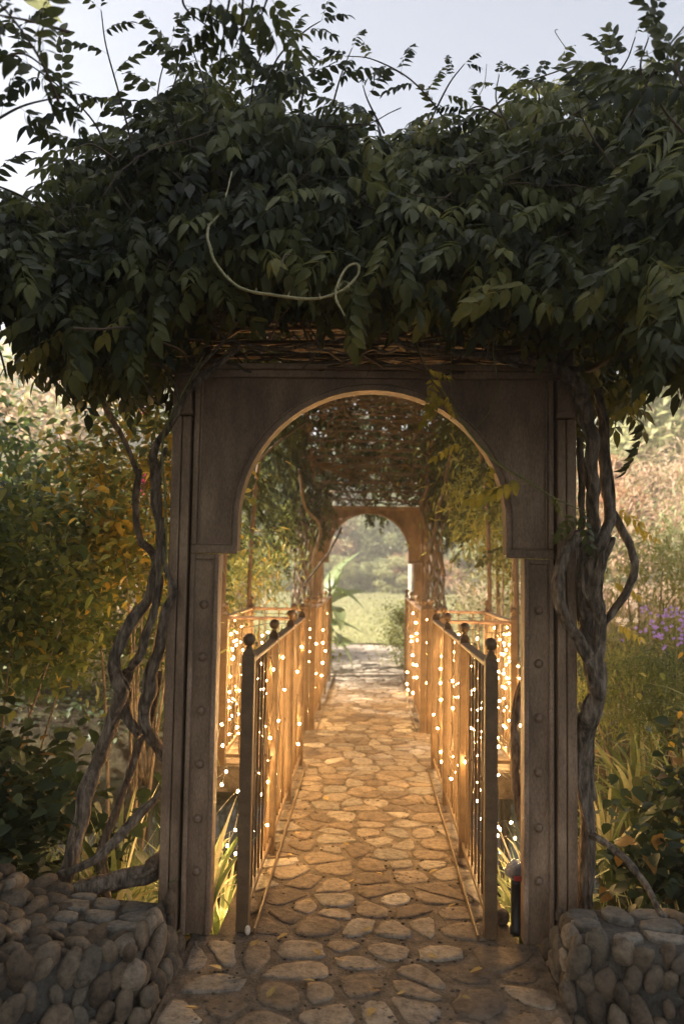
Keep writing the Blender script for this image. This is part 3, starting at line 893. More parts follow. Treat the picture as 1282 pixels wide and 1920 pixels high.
def cobble_wall(name, label, foot, hfun, cap_polys, batter=.1, cs=.052, top_cobbles=lambda x, y: False):
    """foot: plan outline (counter-clockwise); hfun(x, y) top height"""
    root = thing(name, label, 'stone wall', (foot[0][0], foot[0][1], 0))
    ox, oy = foot[0]
    cx = sum(p_[0] for p_ in foot) / len(foot); cy = sum(p_[1] for p_ in foot) / len(foot)
    # sample outline
    out = []
    for i in range(len(foot)):
        a = foot[i]; b = foot[(i + 1) % len(foot)]; n_ = max(1, int(math.dist(a, b) / .08))
        for k in range(n_): out.append((a[0] + (b[0] - a[0]) * k / n_, a[1] + (b[1] - a[1]) * k / n_))
    n_ = len(out)
    inset = lambda p_, d: (p_[0] + (cx - p_[0]) / math.dist(p_, (cx, cy)) * d, p_[1] + (cy - p_[1]) / math.dist(p_, (cx, cy)) * d)
    vs = [(x - ox, y - oy, -.3) for x, y in out]
    tops = [inset(p_, batter) for p_ in out]
    vs += [(x - ox, y - oy, hfun(x, y) - .03) for x, y in tops]
    t2 = [inset(p_, batter + .05) for p_ in out]
    vs += [(x - ox, y - oy, hfun(x, y) - .008) for x, y in t2]
    NR = 9
    for q_ in range(1, NR):
        for (x_, y_) in t2:
            x_ += (cx - x_) * q_ / NR; y_ += (cy - y_) * q_ / NR
            vs.append((x_ - ox, y_ - oy, hfun(x_, y_) - .01 + .008 * noise.noise(Vector((x_ * 14, y_ * 14, 0)))))
    vs += [(cx - ox, cy - oy, hfun(cx, cy) - .01)]
    fs = []
    for i in range(n_):
        j = (i + 1) % n_
        fs += [(i, j, n_ + j, n_ + i), (n_ + i, n_ + j, 2 * n_ + j, 2 * n_ + i), ((2 + NR - 1) * n_ + i, (2 + NR - 1) * n_ + j, (3 + NR - 1) * n_)]
        for q_ in range(NR - 1): fs.append(((2 + q_) * n_ + i, (2 + q_) * n_ + j, (3 + q_) * n_ + j, (3 + q_) * n_ + i))
    mb = MB(); mb.add(vs, fs, True); mb.obj('core', M['capmortar'], root)
    # cobbles on the faces
    r = random.Random(len(name) + len(foot) * 3)

    def put(x, y, z, k, rot, tilt):
        o_ = link('cobble', r.choice(COBS), root, (x - ox, y - oy, z))
        o_.scale = (k * r.uniform(.8, 1.1), k * r.uniform(.7, .9), k * r.uniform(.95, 1.35)); o_.rotation_euler = (tilt + r.uniform(-.3, .3), r.gauss(.15, .4), rot + r.uniform(-.25, .25))
    for i in range(len(foot)):
        a = foot[i]; b = foot[(i + 1) % len(foot)]
        L_ = math.dist(a, b); dx, dy = (b[0] - a[0]) / L_, (b[1] - a[1]) / L_
        if (a[1] + b[1]) / 2 > 3.08: continue         # back face against the planting
        zz = -.26; row = 0
        while zz < .6:
            u = (cs * .9 if row % 2 else 0)
            while u < L_:
                x = a[0] + dx * u; y = a[1] + dy * u
                ht = hfun(x, y)
                if zz < ht - .01:
                    p_ = inset((x, y), batter * max(0, zz) / max(.1, ht) + .01)
                    put(p_[0] + r.uniform(-.014, .014), p_[1] + r.uniform(-.014, .014), zz + r.uniform(-.025, .025), cs * r.uniform(.5, 1.12), math.atan2(dy, dx), 0)
                u += cs * 1.62 * r.uniform(.85, 1.15)
            zz += cs * 1.62; row += 1
    # rounded cobbles bedded in the top where there is no cap
    xs = [p_[0] for p_ in foot]; ys = [p_[1] for p_ in foot]
    y = min(ys)
    while y < max(ys):
        x = min(xs) + r.uniform(0, cs)
        while x < max(xs):
            if top_cobbles(x, y) and inside(foot, x, y, batter + .02):
                put(x + r.uniform(-.01, .01), y + r.uniform(-.01, .01), hfun(x, y) - .015, cs * r.uniform(.65, 1.15), r.uniform(0, 3), 1.3)
            x += cs * 1.6 * r.uniform(.85, 1.1)
        y += cs * 1.45
    rq = random.Random(len(foot) + 11)
    x0, x1, y0, y1 = cap_polys
    seeds = [(x + rq.uniform(-.03, .03), y + rq.uniform(-.02, .02)) for x in np.arange(x0 + .05, x1, .125) for y in np.arange(y0 + .035, y1, .085)]
    for (s_, poly) in cells(seeds, cap_polys):
        if rq.random() < .12: continue
        r_ = stone_shape(poly, rq, .014, rq.uniform(.006, .022))
        if not r_: continue
        hz = hfun(*s_) - .008
        mb = MB(); mb.add([(vx - ox, vy - oy, vz + hz) for vx, vy, vz in r_[0]], r_[1], True); mb.obj('cap_stone', M['cap'], root)
    return root


def sm(a, b, x): 
    k = max(0, min(1, (x - a) / (b - a))); return k * k * (3 - 2 * k)


cobble_wall('cobble_wall', 'round cobble wall at the left of the path with grey cap stones', [(-.70, 3.2), (-1.2, 3.3), (-2.4, 3.1), (-2.6, 2.3), (-1.6, 2.25), (-1.15, 2.45), (-.71, 2.74)],
            lambda x, y: .20 + .17 * sm(-1.12, -1.6, x), (-1.16, -.77, 2.87, 3.18), .07, .046,
            lambda x, y: x < -1.14 or y < 2.86)
cobble_wall('cobble_wall', 'low cobble wall block at the right of the path with a flat mortared grey top', [(.69, 3.2), (.685, 2.87), (1.15, 2.80), (2.1, 2.82), (2.2, 3.1), (1.2, 3.2)],
            lambda x, y: .215 - .12 * sm(1.15, 1.4, x), (.74, 1.16, 2.885, 3.17), .06, .044,
            lambda x, y: x > 1.16 or y < 2.91)

# ------------------------------------------------------------------ small things by the arch
sp_ = thing('garden_spotlight', 'black spotlight post with a silver foil wrapped head beside the right arch leg', 'garden light', (0, 0, 0))
p0 = at(968, 1745, 3.42); sp_.location = (p0.x, 3.42, 0)
mb = MB(); mb.lathe([(.028, 0), (.03, .02), (.024, .03), (.024, .2), (.028, .215)], (0, 0, 0), 14); mb.obj('pole', M['black'], sp_)
mb = MB(); mb.ball((0, 0, .255), .05, 14, 9, (1, .8, .8))
mb.v = [(x * (1 + .25 * noise.noise(Vector((x, y, z)) * 40)), y, z + .012 * noise.noise(Vector((x, y, z)) * 50)) for x, y, z in mb.v]
mb.obj('foil_wrap', M['foil'], sp_)
mb = MB(); mb.box(-.02, .03, -.048, -.042, .225, .245, .002); mb.obj('red_label', M['red'], sp_)
mb = MB(); mb.ball((0, 0, 0), .035, 14, 9, (1, 1, 1)); o_ = mb.obj('round_stone', M['cobble'], None, (p0.x - .05, 3.5, .03)); tag(o_, 'smooth round tan stone beside the black spotlight', 'stone')
p0 = atz(473, 1712, .0)
mb = MB(); mb.ball((0, 0, 0), .017, 12, 8, (.7, .7, 1.15)); o_ = mb.obj('white_pebble', M['white'], None, (p0.x + .01, 3.33, .017)); tag(o_, 'small white egg shaped pebble at the foot of the left railing post', 'pebble')

lf = [simple_T(.055, .03, rings=(.2, .5, .8), fold=f_, droop=d_) for f_, d_ in ((.3, .1), (.5, -.3), (.2, .25))]
LFM = [np_mesh('fallen_leaf', v_, t_, M['litter'], tn_ + .2, True) for v_, t_, tn_ in lf]
for (px_, py_) in ((374, 1890), (415, 1817), (560, 1560), (720, 1640), (855, 1515), (650, 1655), (600, 1790), (700, 1480), (640, 1420), (745, 1385), (540, 1600), (820, 1630), (905, 1815), (500, 1870), (760, 1860), (590, 1840), (680, 1745), (470, 1775), (840, 1700), (615, 1500), (770, 1575), (575, 1690), (880, 1870), (700, 1890), (540, 1750), (800, 1790), (655, 1585)):
    p_ = atz(px_, py_, .018)
    o_ = link('fallen_leaf', rs.choice(LFM), None, p_); o_.rotation_euler = (rs.uniform(-.2, .2), rs.uniform(-.2, .2), rs.uniform(0, 6.28)); o_.scale = [rs.uniform(.6, 1.05)] * 3
    tag(o_, 'small dry tan leaf lying flat on the path stones', 'fallen leaf', 'fallen leaves on the path')

# ------------------------------------------------------------------ wisteria vines
vineL = thing('wisteria_vine', 'wisteria climbing the left side of the arch on twisted grey brown trunks', 'climbing vine', (-1.25, 3.3, 0))
vineR = thing('wisteria_vine', 'wisteria climbing the right side of the arch on thick looping trunks', 'climbing vine', (.98, 3.3, 0))


WK = {}


def trunk(root, name, pts, mat=None, n=18, jit=.07, sub=5, seed=1):
    """pts: (px, py, depth, width in px)"""
    P = []
    for (px_, py_, Y, w) in pts:
        p_ = at(px_, py_, Y); P.append((p_.x, p_.y, p_.z, w * .5 * Y / F * (1 if n < 18 else (.82 if root is vineR else .82))))
    sp = spline(P, sub)
    o0 = root.location
    r = random.Random(seed)
    q = []
    for i, p_ in enumerate(sp):
        wob = .006 * p_[3] / .02
        q.append((p_[0] - o0[0] + wob * noise.noise(Vector((i * .35, seed, 0))) * 2, p_[1] - o0[1] + wob * noise.noise(Vector((i * .35, seed, 9))) * 3, p_[2] - o0[2]))
    rad = [max(.0012, p_[3] * (1 + .22 * noise.noise(Vector((i * .5, seed * 7, 3))))) for i, p_ in enumerate(sp)]
    mb = MB(); mb.tube(q, rad, n, True, jit, True, seed, lobe=.13 if n > 10 else 0)
    if n > 10:          # thin strands clinging to the trunk
        for e in range(1):
            ph = r.uniform(0, 6); tw = r.uniform(.12, .3) * r.choice((-1, 1))
            mb.tube([(c_[0] + math.cos(ph + tw * i) * rad[i] * 1.2, c_[1] + math.sin(ph + tw * i) * rad[i] * 1.2, c_[2] + .01) for i, c_ in enumerate(q)], [max(.002, x_ * r.uniform(.2, .3)) for x_ in rad], 6, True, .1, True, seed + e)
    return mb.obj(name, mat or M['bark'], root)


D = 3.36
for i, pts in enumerate([
    [(90, 1700, 3.3, 44), (120, 1650, 3.35, 36), (150, 1545, 3.4, 32), (182, 1440, 3.45, 30), (207, 1365, 3.4, 30), (226, 1295, 3.35, 30), (214, 1240, 3.3, 27), (240, 1180, 3.3, 25), (276, 1130, 3.35, 24), (292, 1075, 3.35, 23), (301, 1015, 3.33, 20), (292, 950, 3.3, 18), (289, 865, 3.25, 17), (298, 828, 3.22, 16), (330, 782, 3.2, 15), (352, 735, 3.2, 14), (400, 692, 3.2, 12), (450, 650, 3.2, 10)],
    [(310, 1610, 3.42, 40), (270, 1640, 3.36, 42), (215, 1650, 3.3, 40), (150, 1668, 3.25, 36), (90, 1700, 3.3, 30)],
    [(302, 1488, 3.4, 15), (262, 1530, 3.36, 18), (215, 1580, 3.3, 19), (165, 1620, 3.28, 18), (110, 1640, 3.3, 16)],
    [(330, 1108, 3.24, 14), (308, 1150, 3.26, 19), (299, 1215, 3.3, 20), (282, 1290, 3.34, 27), (272, 1350, 3.36, 26), (300, 1405, 3.42, 26), (330, 1440, 3.5, 24)],
    [(328, 1108, 3.24, 13), (310, 1062, 3.28, 12), (300, 990, 3.3, 13), (297, 900, 3.3, 10), (312, 840, 3.25, 9)],
    [(262, 1380, 3.4, 22), (232, 1330, 3.42, 22), (238, 1280, 3.4, 22), (262, 1225, 3.34, 16), (286, 1160, 3.3, 15), (300, 1090, 3.36, 16), (285, 1040, 3.4, 16), (262, 1010, 3.42, 15), (256, 950, 3.42, 14), (262, 880, 3.42, 12)],
    [(228, 1265, 3.36, 13), (262, 1235, 3.27, 13), (275, 1195, 3.25, 14), (292, 1130, 3.24, 13), (298, 1060, 3.25, 12), (303, 970, 3.25, 10)],
    [(205, 1700, 3.5, 20), (190, 1600, 3.55, 20), (235, 1480, 3.55, 16), (262, 1400, 3.5, 15), (290, 1330, 3.45, 15), (296, 1260, 3.42, 14)],
    [(262, 900, 3.42, 11), (236, 832, 3.4, 11), (200, 770, 3.3, 11), (187, 712, 3.2, 10), (206, 662, 3.1, 9), (262, 590, 3.0, 7), (322, 490, 2.9, 5)],
    [(350, 735, 3.18, 8), (375, 690, 3.15, 6), (420, 640, 3.1, 5), (455, 590, 3.05, 4)],
]):
    trunk(vineL, 'trunk' if i < 8 else 'branch', pts, seed=i + 1)
for i, pts in enumerate([
    [(940, 668, 3.22, 16), (1000, 676, 3.2, 22), (1045, 690, 3.2, 28), (1080, 722, 3.2, 30), (1098, 770, 3.22, 31), (1108, 840, 3.26, 29), (1110, 920, 3.28, 29), (1112, 985, 3.28, 28), (1098, 1045, 3.26, 30), (1092, 1110, 3.3, 31), (1102, 1180, 3.33, 32), (1108, 1250, 3.3, 32), (1120, 1300, 3.28, 30), (1098, 1350, 3.33, 30), (1090, 1440, 3.4, 30), (1100, 1540, 3.42, 32), (1095, 1660, 3.42, 36), (1090, 1740, 3.42, 40)],
    [(1084, 1000, 3.26, 20), (1056, 1045, 3.2, 24), (1046, 1100, 3.18, 26), (1060, 1160, 3.18, 24), (1088, 1205, 3.2, 24), (1105, 1245, 3.24, 26), (1112, 1300, 3.3, 24)],
    [(1120, 730, 3.3, 20), (1130, 800, 3.33, 24), (1134, 900, 3.35, 26), (1142, 970, 3.33, 24), (1122, 1020, 3.24, 26), (1106, 1070, 3.22, 24), (1104, 1130, 3.24, 26), (1120, 1080, 3.3, 26)],
    [(1134, 930, 3.36, 14), (1160, 985, 3.36, 17), (1186, 1040, 3.34, 17), (1184, 1085, 3.32, 17), (1160, 1130, 3.32, 16), (1135, 1165, 3.34, 15), (1112, 1190, 3.36, 14)],
    [(1150, 1008, 3.22, 10), (1130, 1050, 3.2, 24), (1112, 1100, 3.22, 26), (1125, 1170, 3.26, 28), (1116, 1230, 3.3, 30), (1126, 1270, 3.3, 26), (1118, 1340, 3.33, 22), (1100, 1400, 3.4, 20), (1112, 1500, 3.42, 18)],
    [(1086, 820, 3.32, 14), (1090, 900, 3.35, 14), (1088, 980, 3.36, 14), (1078, 1050, 3.36, 16), (1075, 1110, 3.38, 14), (1090, 1170, 3.36, 14)],
    [(1000, 1180, 3.8, 12), (985, 1260, 3.78, 13), (970, 1320, 3.75, 14), (964, 1400, 3.7, 17), (970, 1500, 3.7, 18), (985, 1570, 3.7, 18), (990, 1700, 3.7, 20)],
    [(1100, 1560, 3.4, 16), (1160, 1600, 3.3, 15), (1210, 1660, 3.2, 14), (1240, 1720, 3.1, 12)],
    [(730, 640, 3.2, 7), (800, 660, 3.2, 8), (880, 668, 3.2, 9), (940, 668, 3.2, 12)],
    [(980, 690, 3.2, 6), (920, 675, 3.2, 7), (800, 650, 3.22, 8), (650, 640, 3.22, 8), (520, 655, 3.2, 7), (440, 640, 3.2, 7)],
]):
    trunk(vineR, 'trunk' if i < 8 else 'branch', pts, seed=i + 31)

# dangling bare stems in front of the arch
trunk(vineL, 'tendril', [(435, 322, 2.9, 2.5), (424, 365, 2.85, 3.1), (412, 400, 2.8, 3.7), (391, 425, 2.75, 4.9), (393, 462, 2.7, 5.5), (412, 505, 2.68, 5.5), (452, 540, 2.66, 5.5), (510, 553, 2.65, 5.5), (590, 560, 2.66, 4.9), (645, 542, 2.68, 4.9), (672, 512, 2.7, 4.9), (668, 495, 2.7, 4.9), (650, 502, 2.7, 4.2), (634, 530, 2.68, 4.2), (630, 560, 2.66, 4.2), (646, 592, 2.64, 3.7)], M['tendril'], 8, .10, 6, 61)
trunk(vineR, 'tendril', [(775, 625, 3.1, 2), (800, 690, 3.1, 3), (838, 745, 3.1, 4), (880, 812, 3.1, 5), (930, 866, 3.1, 5), (985, 900, 3.12, 5), (1035, 932, 3.15, 4), (1075, 950, 3.2, 3), (1100, 962, 3.22, 2)], M['greentwig'], 6, .03, 6, 62)
trunk(vineR, 'tendril', [(938, 590, 3.15, 3), (924, 650, 3.15, 3), (932, 720, 3.15, 3), (918, 770, 3.15, 2.5), (888, 806, 3.15, 2)], M['greentwig'], 6, .02, 6, 63)
trunk(vineR, 'tendril', [(846, 640, 3.12, 2), (845, 700, 3.12, 2), (846, 745, 3.12, 2)], M['greentwig'], 5, .02, 4, 64)
trunk(vineL, 'tendril', [(385, 660, 3.1, 2), (330, 760, 3.15, 4), (305, 830, 3.2, 4), (310, 930, 3.22, 4), (312, 1040, 3.24, 4), (298, 1090, 3.24, 4), (290, 1150, 3.24, 3)], M['greentwig'], 6, .02, 6, 65)
trunk(vineR, 'tendril', [(1060, 90, 3.2, 1.6), (1040, 60, 3.2, 1.6), (1045, 55, 3.2, 1.4)], M['greentwig'], 5, .02, 4, 66)
trunk(vineR, 'tendril', [(875, 210, 3.4, 1.6), (905, 165, 3.4, 1.6), (912, 120, 3.4, 1.2)], M['greentwig'], 5, .02, 4, 67)

tb_ = MB()
for (a_, b_, c_) in ((391, 428, 2.75), (396, 475, 2.69), (430, 524, 2.67), (480, 549, 2.655), (540, 556, 2.655), (600, 559, 2.66), (652, 538, 2.68), (634, 540, 2.67), (632, 566, 2.66)):
    p_ = at(a_, b_, c_); tb_.ball((p_.x - vineL.location[0], p_.y - vineL.location[1], p_.z - vineL.location[2]), .0056, 7, 5)
    tb_.tube([(p_.x - vineL.location[0], p_.y - vineL.location[1], p_.z - vineL.location[2]), (p_.x - vineL.location[0] + rs.uniform(-.008, .008), p_.y - vineL.location[1] - .004, p_.z - vineL.location[2] + .016)], [.0035, .001], 5)
tb_.obj('bud', M['tendril'], vineL)

# canopy outline in the photograph: x, top, bottom
OUT = [(-420, 330, 470), (-200, 360, 460), (0, 375, 465), (60, 390, 480), (110, 370, 560), (160, 320, 640), (220, 250, 650), (300, 190, 590), (350, 165, 540), (420, 140, 520), (520, 150, 510), (600, 185, 505),
       (700, 225, 525), (800, 250, 520), (880, 225, 505), (960, 190, 520), (1040, 180, 540), (1100, 165, 560), (1160, 135, 590), (1220, 105, 610), (1282, 90, 620), (1500, 120, 620), (1750, 150, 610)]


def outl(x):
    for i in range(len(OUT) - 1):
        if OUT[i][0] <= x <= OUT[i + 1][0]:
            k = (x - OUT[i][0]) / (OUT[i + 1][0] - OUT[i][0]); return OUT[i][1] + k * (OUT[i + 1][1] - OUT[i][1]), OUT[i][2] + k * (OUT[i + 1][2] - OUT[i][2])
    return 200, 650


pos, dirs, tin = [], [], []
rc = random.Random(77)
tries = 0
while len(pos) < 10500:
    x = rc.uniform(-420, 1700); tp, bt = outl(x)
    tp += 70 * noise.noise(Vector((x * .012, 3, 1))) + 45 * noise.noise(Vector((x * .04, 7, 1)))
    bt += 55 * noise.noise(Vector((x * .011, 5, 8))) + 30 * noise.noise(Vector((x * .05, 5, 8)))
    v_ = rc.random(); y = tp + (bt - tp) * v_
    # leafy clumps with gaps near the edges
    cl = noise.noise(Vector((x * .012, y * .012, 5)))
    edge = min(v_, 1 - v_)
    if edge < .16 and cl < .05 - edge * 1.5: continue
    front = 2.95 + .5 * (1 - v_) ** 1.2 + .42 * cl
    if x > 1130: front -= .35 * min(1, (x - 1130) / 150)
    if x < 150: front -= .15 * min(1, (150 - x) / 150)
    Y = front + rc.random() ** 1.3 * (.9 if v_ < .85 else .5)
    if 380 < x < 1040 and y > 550: continue
    p_ = at(x, y, Y); pos.append((p_.x, p_.y, p_.z))
    az = rc.gauss(-math.pi / 2, 1.3); el = rc.uniform(-1.0, .25) - .3 * v_
    dirs.append((math.cos(az) * math.cos(el) + .3 * math.copysign(1, p_.x), math.sin(az) * math.cos(el), math.sin(el)))
    tin.append(max(0, rc.gauss(.27, .15) + (.14 if v_ < .3 else 0) + .45 * max(0, noise.noise(Vector((x * .009, y * .009, 31)))) + (.3 if rc.random() < .04 else 0)))
nf = len(pos)
# top and sides over the trellis, between the arches
while len(pos) < nf + 8500:
    y = rc.uniform(3.6, 11.6); rz = roof_z(min(max(y, 3.42), 11.1))
    k = rc.random()
    if k < .6:
        x = rc.uniform(-1.35, 1.35); z = rz + .24 + rc.random() ** 1.5 * .6 - .25 * (abs(x) / 1.35) ** 2
        if y < 4.2: z = min(z, 3.15 + rc.random() * .2)
    elif k < .8 and y > 6.8:
        s = rc.choice((-1, 1)); t_ = rc.random(); x = s * (.78 + .45 * t_ ** .5 + rc.uniform(-.1, .25)); z = rz - t_ * (rz - 1.75) + rc.uniform(-.2, .15)
        if noise.noise(Vector((x, y * 1.1, z * 1.5))) < -.12 and z < 2.4: continue
    else:
        s = rc.choice((-1, 1)); x = s * rc.uniform(.85, 1.35); z = rz + .15 - rc.random() ** 1.2 * .6
        if z < 2.35 + .2 * noise.noise(Vector((x * 2, y * 2, 3))): continue
    pos.append((x, y, z)); az = rc.uniform(0, 6.28); el = rc.uniform(-1.2, .2)
    dirs.append((math.cos(az) * math.cos(el), math.sin(az) * math.cos(el), math.sin(el))); tin.append(max(0, rc.gauss(.28, .17)))
for _ in range(110):        # sprays hanging round the far arch
    px_ = rc.uniform(560, 625) if rc.random() < .45 else (rc.uniform(625, 735) if rc.random() < .4 else rc.uniform(815, 880))
    py_ = rc.uniform(925, 962 if 625 < px_ < 740 else 1000)
    p_ = at(px_, py_, rc.uniform(11.3, 11.8) if 625 < px_ < 740 else rc.uniform(10.6, 11.1)); pos.append((p_.x, p_.y, p_.z)); az = rc.uniform(0, 6.28)
    dirs.append((math.cos(az) * .7, math.sin(az) * .7, rc.uniform(-1, -.1))); tin.append(max(0, rc.gauss(.35, .2)))
pos = np.array(pos); dirs = np.array(dirs); tin = np.array(tin)
UPV = (0.0, -0.55, 0.75)
for root, msk in ((vineL, pos[:, 0] < 0), (vineR, pos[:, 0] >= 0)):
    P_ = pos[msk]; Dm = bases(dirs[msk], R.uniform(-.6, .6, msk.sum()))
    V, T, ti = scatter(COMP, P_ - np.array(root.location), Dm, R.uniform(.8, 1.2, len(P_)), tin[msk])
    o_ = link('foliage', np_mesh('foliage', V, T, M['wist'], ti), root); o_['kind'] = 'stuff'

UPV = (0.02, 0.03, 1.0)
# twigs inside the canopy and below the roof
for root, s in ((vineL, -1), (vineR, 1)):
    mb = MB(); o0 = root.location
    for i in range(260):
        if i < 180:
            y = rc.uniform(3.6, 11); x = rc.uniform(0, .85) * s; z0 = None
            p_ = Vector((x, y, roof_z(max(3.42, min(y, 11.1))) - rc.uniform(.0, .05)))
            d = Vector((rc.uniform(-1, 1), rc.uniform(-.35, .35), 0)).normalized()
            pts = []
            for k in range(13):
                pts.append((p_.x - o0[0], p_.y - o0[1], p_.z - o0[2]))
                d = (d + Vector((rc.uniform(-.45, .45), rc.uniform(-.45, .45), 0))).normalized()
                p_ = p_ + d * .1
                if abs(p_.x) > .95: d.x *= -1
                p_.z = roof_z(max(3.42, min(p_.y, 11.1))) - .02 + rc.uniform(-.03, .03)
            mb.tube(spline(pts, 2), rc.uniform(.003, .011), 5, True, cap=False)
        else:
            x = rc.uniform(-100, 690) if s < 0 else rc.uniform(690, 1350)
            tp, bt = outl(x); y = rc.uniform(tp + 60, bt); p_ = at(x, y, rc.uniform(3.0, 3.3))
            d = Vector((rc.uniform(-1, 1), rc.uniform(-.3, .3), rc.uniform(-.5, .1))).normalized(); pts = []
            for k in range(7):
                pts.append((p_.x - o0[0], p_.y - o0[1], p_.z - o0[2])); d = (d + Vector((rc.uniform(-.3, .3), rc.uniform(-.2, .2), rc.uniform(-.3, .15)))).normalized(); p_ = p_ + d * .09
            mb.tube(spline(pts, 2), rc.uniform(.0015, .005), 5, True, cap=False)
    for i in range(46):       # dry stems lying along the cornice
        x = rc.uniform(.0, .75) * s; y = rc.uniform(3.3, 3.5); z = 2.36 + rc.random() ** 1.6 * .22
        L_ = rc.uniform(.1, .4); mb.tube([(x - o0[0] - L_ / 2, y - o0[1], z - o0[2]), (x - o0[0], y - o0[1] + rc.uniform(-.03, .03), z - o0[2] + rc.uniform(-.02, .03)), (x - o0[0] + L_ / 2, y - o0[1], z - o0[2] + rc.uniform(-.04, .04))], rc.uniform(.002, .007), 5, True, cap=False)
    tag(mb.obj('twigs', M['twig'], root), kind='stuff')

# leafy shoots: stems with single leaves placed one by one (the large leaves)
HIM = [np_mesh('leaf', v_, t_, M['wist'], tn_ + .26, True) for v_, t_, tn_ in COMP_HI]
YEL = [np_mesh('leaf', v_, t_, M['yleaf'], tn_, True) for v_, t_, tn_ in COMP_HI]
leafcount = {vineL.name: 0, vineR.name: 0}


def put_leaf(root, p_, d, sc, roll=0.0, ms=None):
    if leafcount[root.name] >= 298: return
    leafcount[root.name] += 1
    B = basis(d, up=(0, -.75, .6), roll=roll); m4 = Matrix([list(B[0]) + [p_[0] - root.location[0]], list(B[1]) + [p_[1] - root.location[1]], list(B[2]) + [p_[2] - root.location[2]], [0, 0, 0, 1]])
    o_ = link('leaf', rc.choice(ms or HIM), root); o_.matrix_local = m4 @ Matrix.Scale(sc, 4)


def shoot(root, pts, step=.075, sc=.8, seed=0, mat=None, up=.25, ms=None, tipw=2.0, w=5):
    P = [at(a, b, c) for a, b, c in pts]
    sp = [Vector(q) for q in spline(P, 8)]
    mb = MB(); o0 = root.location; n_ = len(sp)
    mb.tube([(p_.x - o0[0], p_.y - o0[1], p_.z - o0[2]) for p_ in sp], [(w + (tipw - w) * i / n_) * .5 * 3 / F for i in range(n_)], 5, True, cap=False)
    mb.obj('stem', mat or M['twig'], root)
    acc = 0; side = 1
    for i in range(1, n_):
        acc += (sp[i] - sp[i - 1]).length
        if acc > step:
            acc = 0; side *= -1; t_ = (sp[i] - sp[i - 1]).normalized()
            lat = t_.cross(Vector((0, -1, .15))).normalized() * side
            d = lat * rc.uniform(.7, 1.1) + t_ * rc.uniform(.3, .9) + Vector((0, rc.uniform(-.5, .3), up + rc.uniform(-.35, .15)))
            put_leaf(root, sp[i], d, sc * rc.uniform(1.0, 1.4) * (1 - .3 * i / n_), rc.uniform(-.6, .6), ms)
    t_ = (sp[-1] - sp[-2]).normalized()
    put_leaf(root, sp[-1], t_ + Vector((0, 0, .1)), sc * .7, 0, ms)


for pts, sc in [
    ([(290, 360, 3.3), (292, 260, 3.25), (298, 160, 3.2), (320, 80, 3.15)], .8),
    ([(215, 320, 3.2), (180, 235, 3.1), (120, 170, 3.0), (55, 120, 2.9)], .8),
    ([(110, 190, 2.1), (75, 110, 2.0), (20, 30, 1.95), (-40, -30, 1.9)], .75),
    ([(130, 60, 2.2), (60, 40, 2.1), (-20, 25, 2.0)], .6),
    ([(-30, 240, 2.4), (40, 200, 2.35), (120, 180, 2.3)], .55),
    ([(260, 330, 3.1), (230, 200, 3.0), (200, 90, 2.9), (190, 20, 2.8)], .6),
    ([(440, -60, 2.3), (430, 0, 2.35), (420, 60, 2.4), (410, 130, 2.5)], .62),
    ([(350, -40, 2.3), (345, 10, 2.35), (390, 50, 2.4)], .55),
    ([(480, -50, 2.3), (470, 20, 2.4), (440, 90, 2.5)], .6),
    ([(520, -60, 2.3), (500, 0, 2.35), (490, 30, 2.4)], .62),
    ([(400, -50, 2.3), (395, 10, 2.3), (385, 40, 2.35)], .6),
    ([(455, -50, 2.25), (455, 10, 2.3), (452, 70, 2.35)], .62),
    ([(560, 230, 3.3), (570, 150, 3.2), (560, 110, 3.2)], .7),
    ([(400, 240, 3.2), (380, 150, 3.1), (360, 90, 3.05)], .75),
    ([(340, 260, 3.2), (320, 190, 3.1), (340, 120, 3.0)], .7),
    ([(-20, 120, 2.3), (40, 100, 2.3), (90, 130, 2.35)], .6),
    ([(220, 300, 3.0), (170, 270, 2.95), (130, 290, 2.9), (120, 310, 2.9)], .55),
    ([(-60, 330, 3.0), (30, 362, 3.0), (85, 395, 3.0), (130, 430, 3.0)], .55),
    ([(490, 190, 3.3), (520, 110, 3.2), (570, 60, 3.15), (600, 40, 3.1)], .65),
    ([(470, 200, 3.2), (480, 130, 3.1), (510, 60, 3.0)], .7),
    ([(620, 210, 3.4), (640, 140, 3.3), (660, 90, 3.3)], .65),
    ([(-80, 480, 3.0), (20, 500, 2.95), (110, 490, 2.9), (160, 480, 2.85)], .8),
    ([(150, 520, 3.0), (170, 570, 2.95), (150, 650, 2.95), (130, 700, 3.0)], .8),
]:
    shoot(vineL, pts, .07, sc)
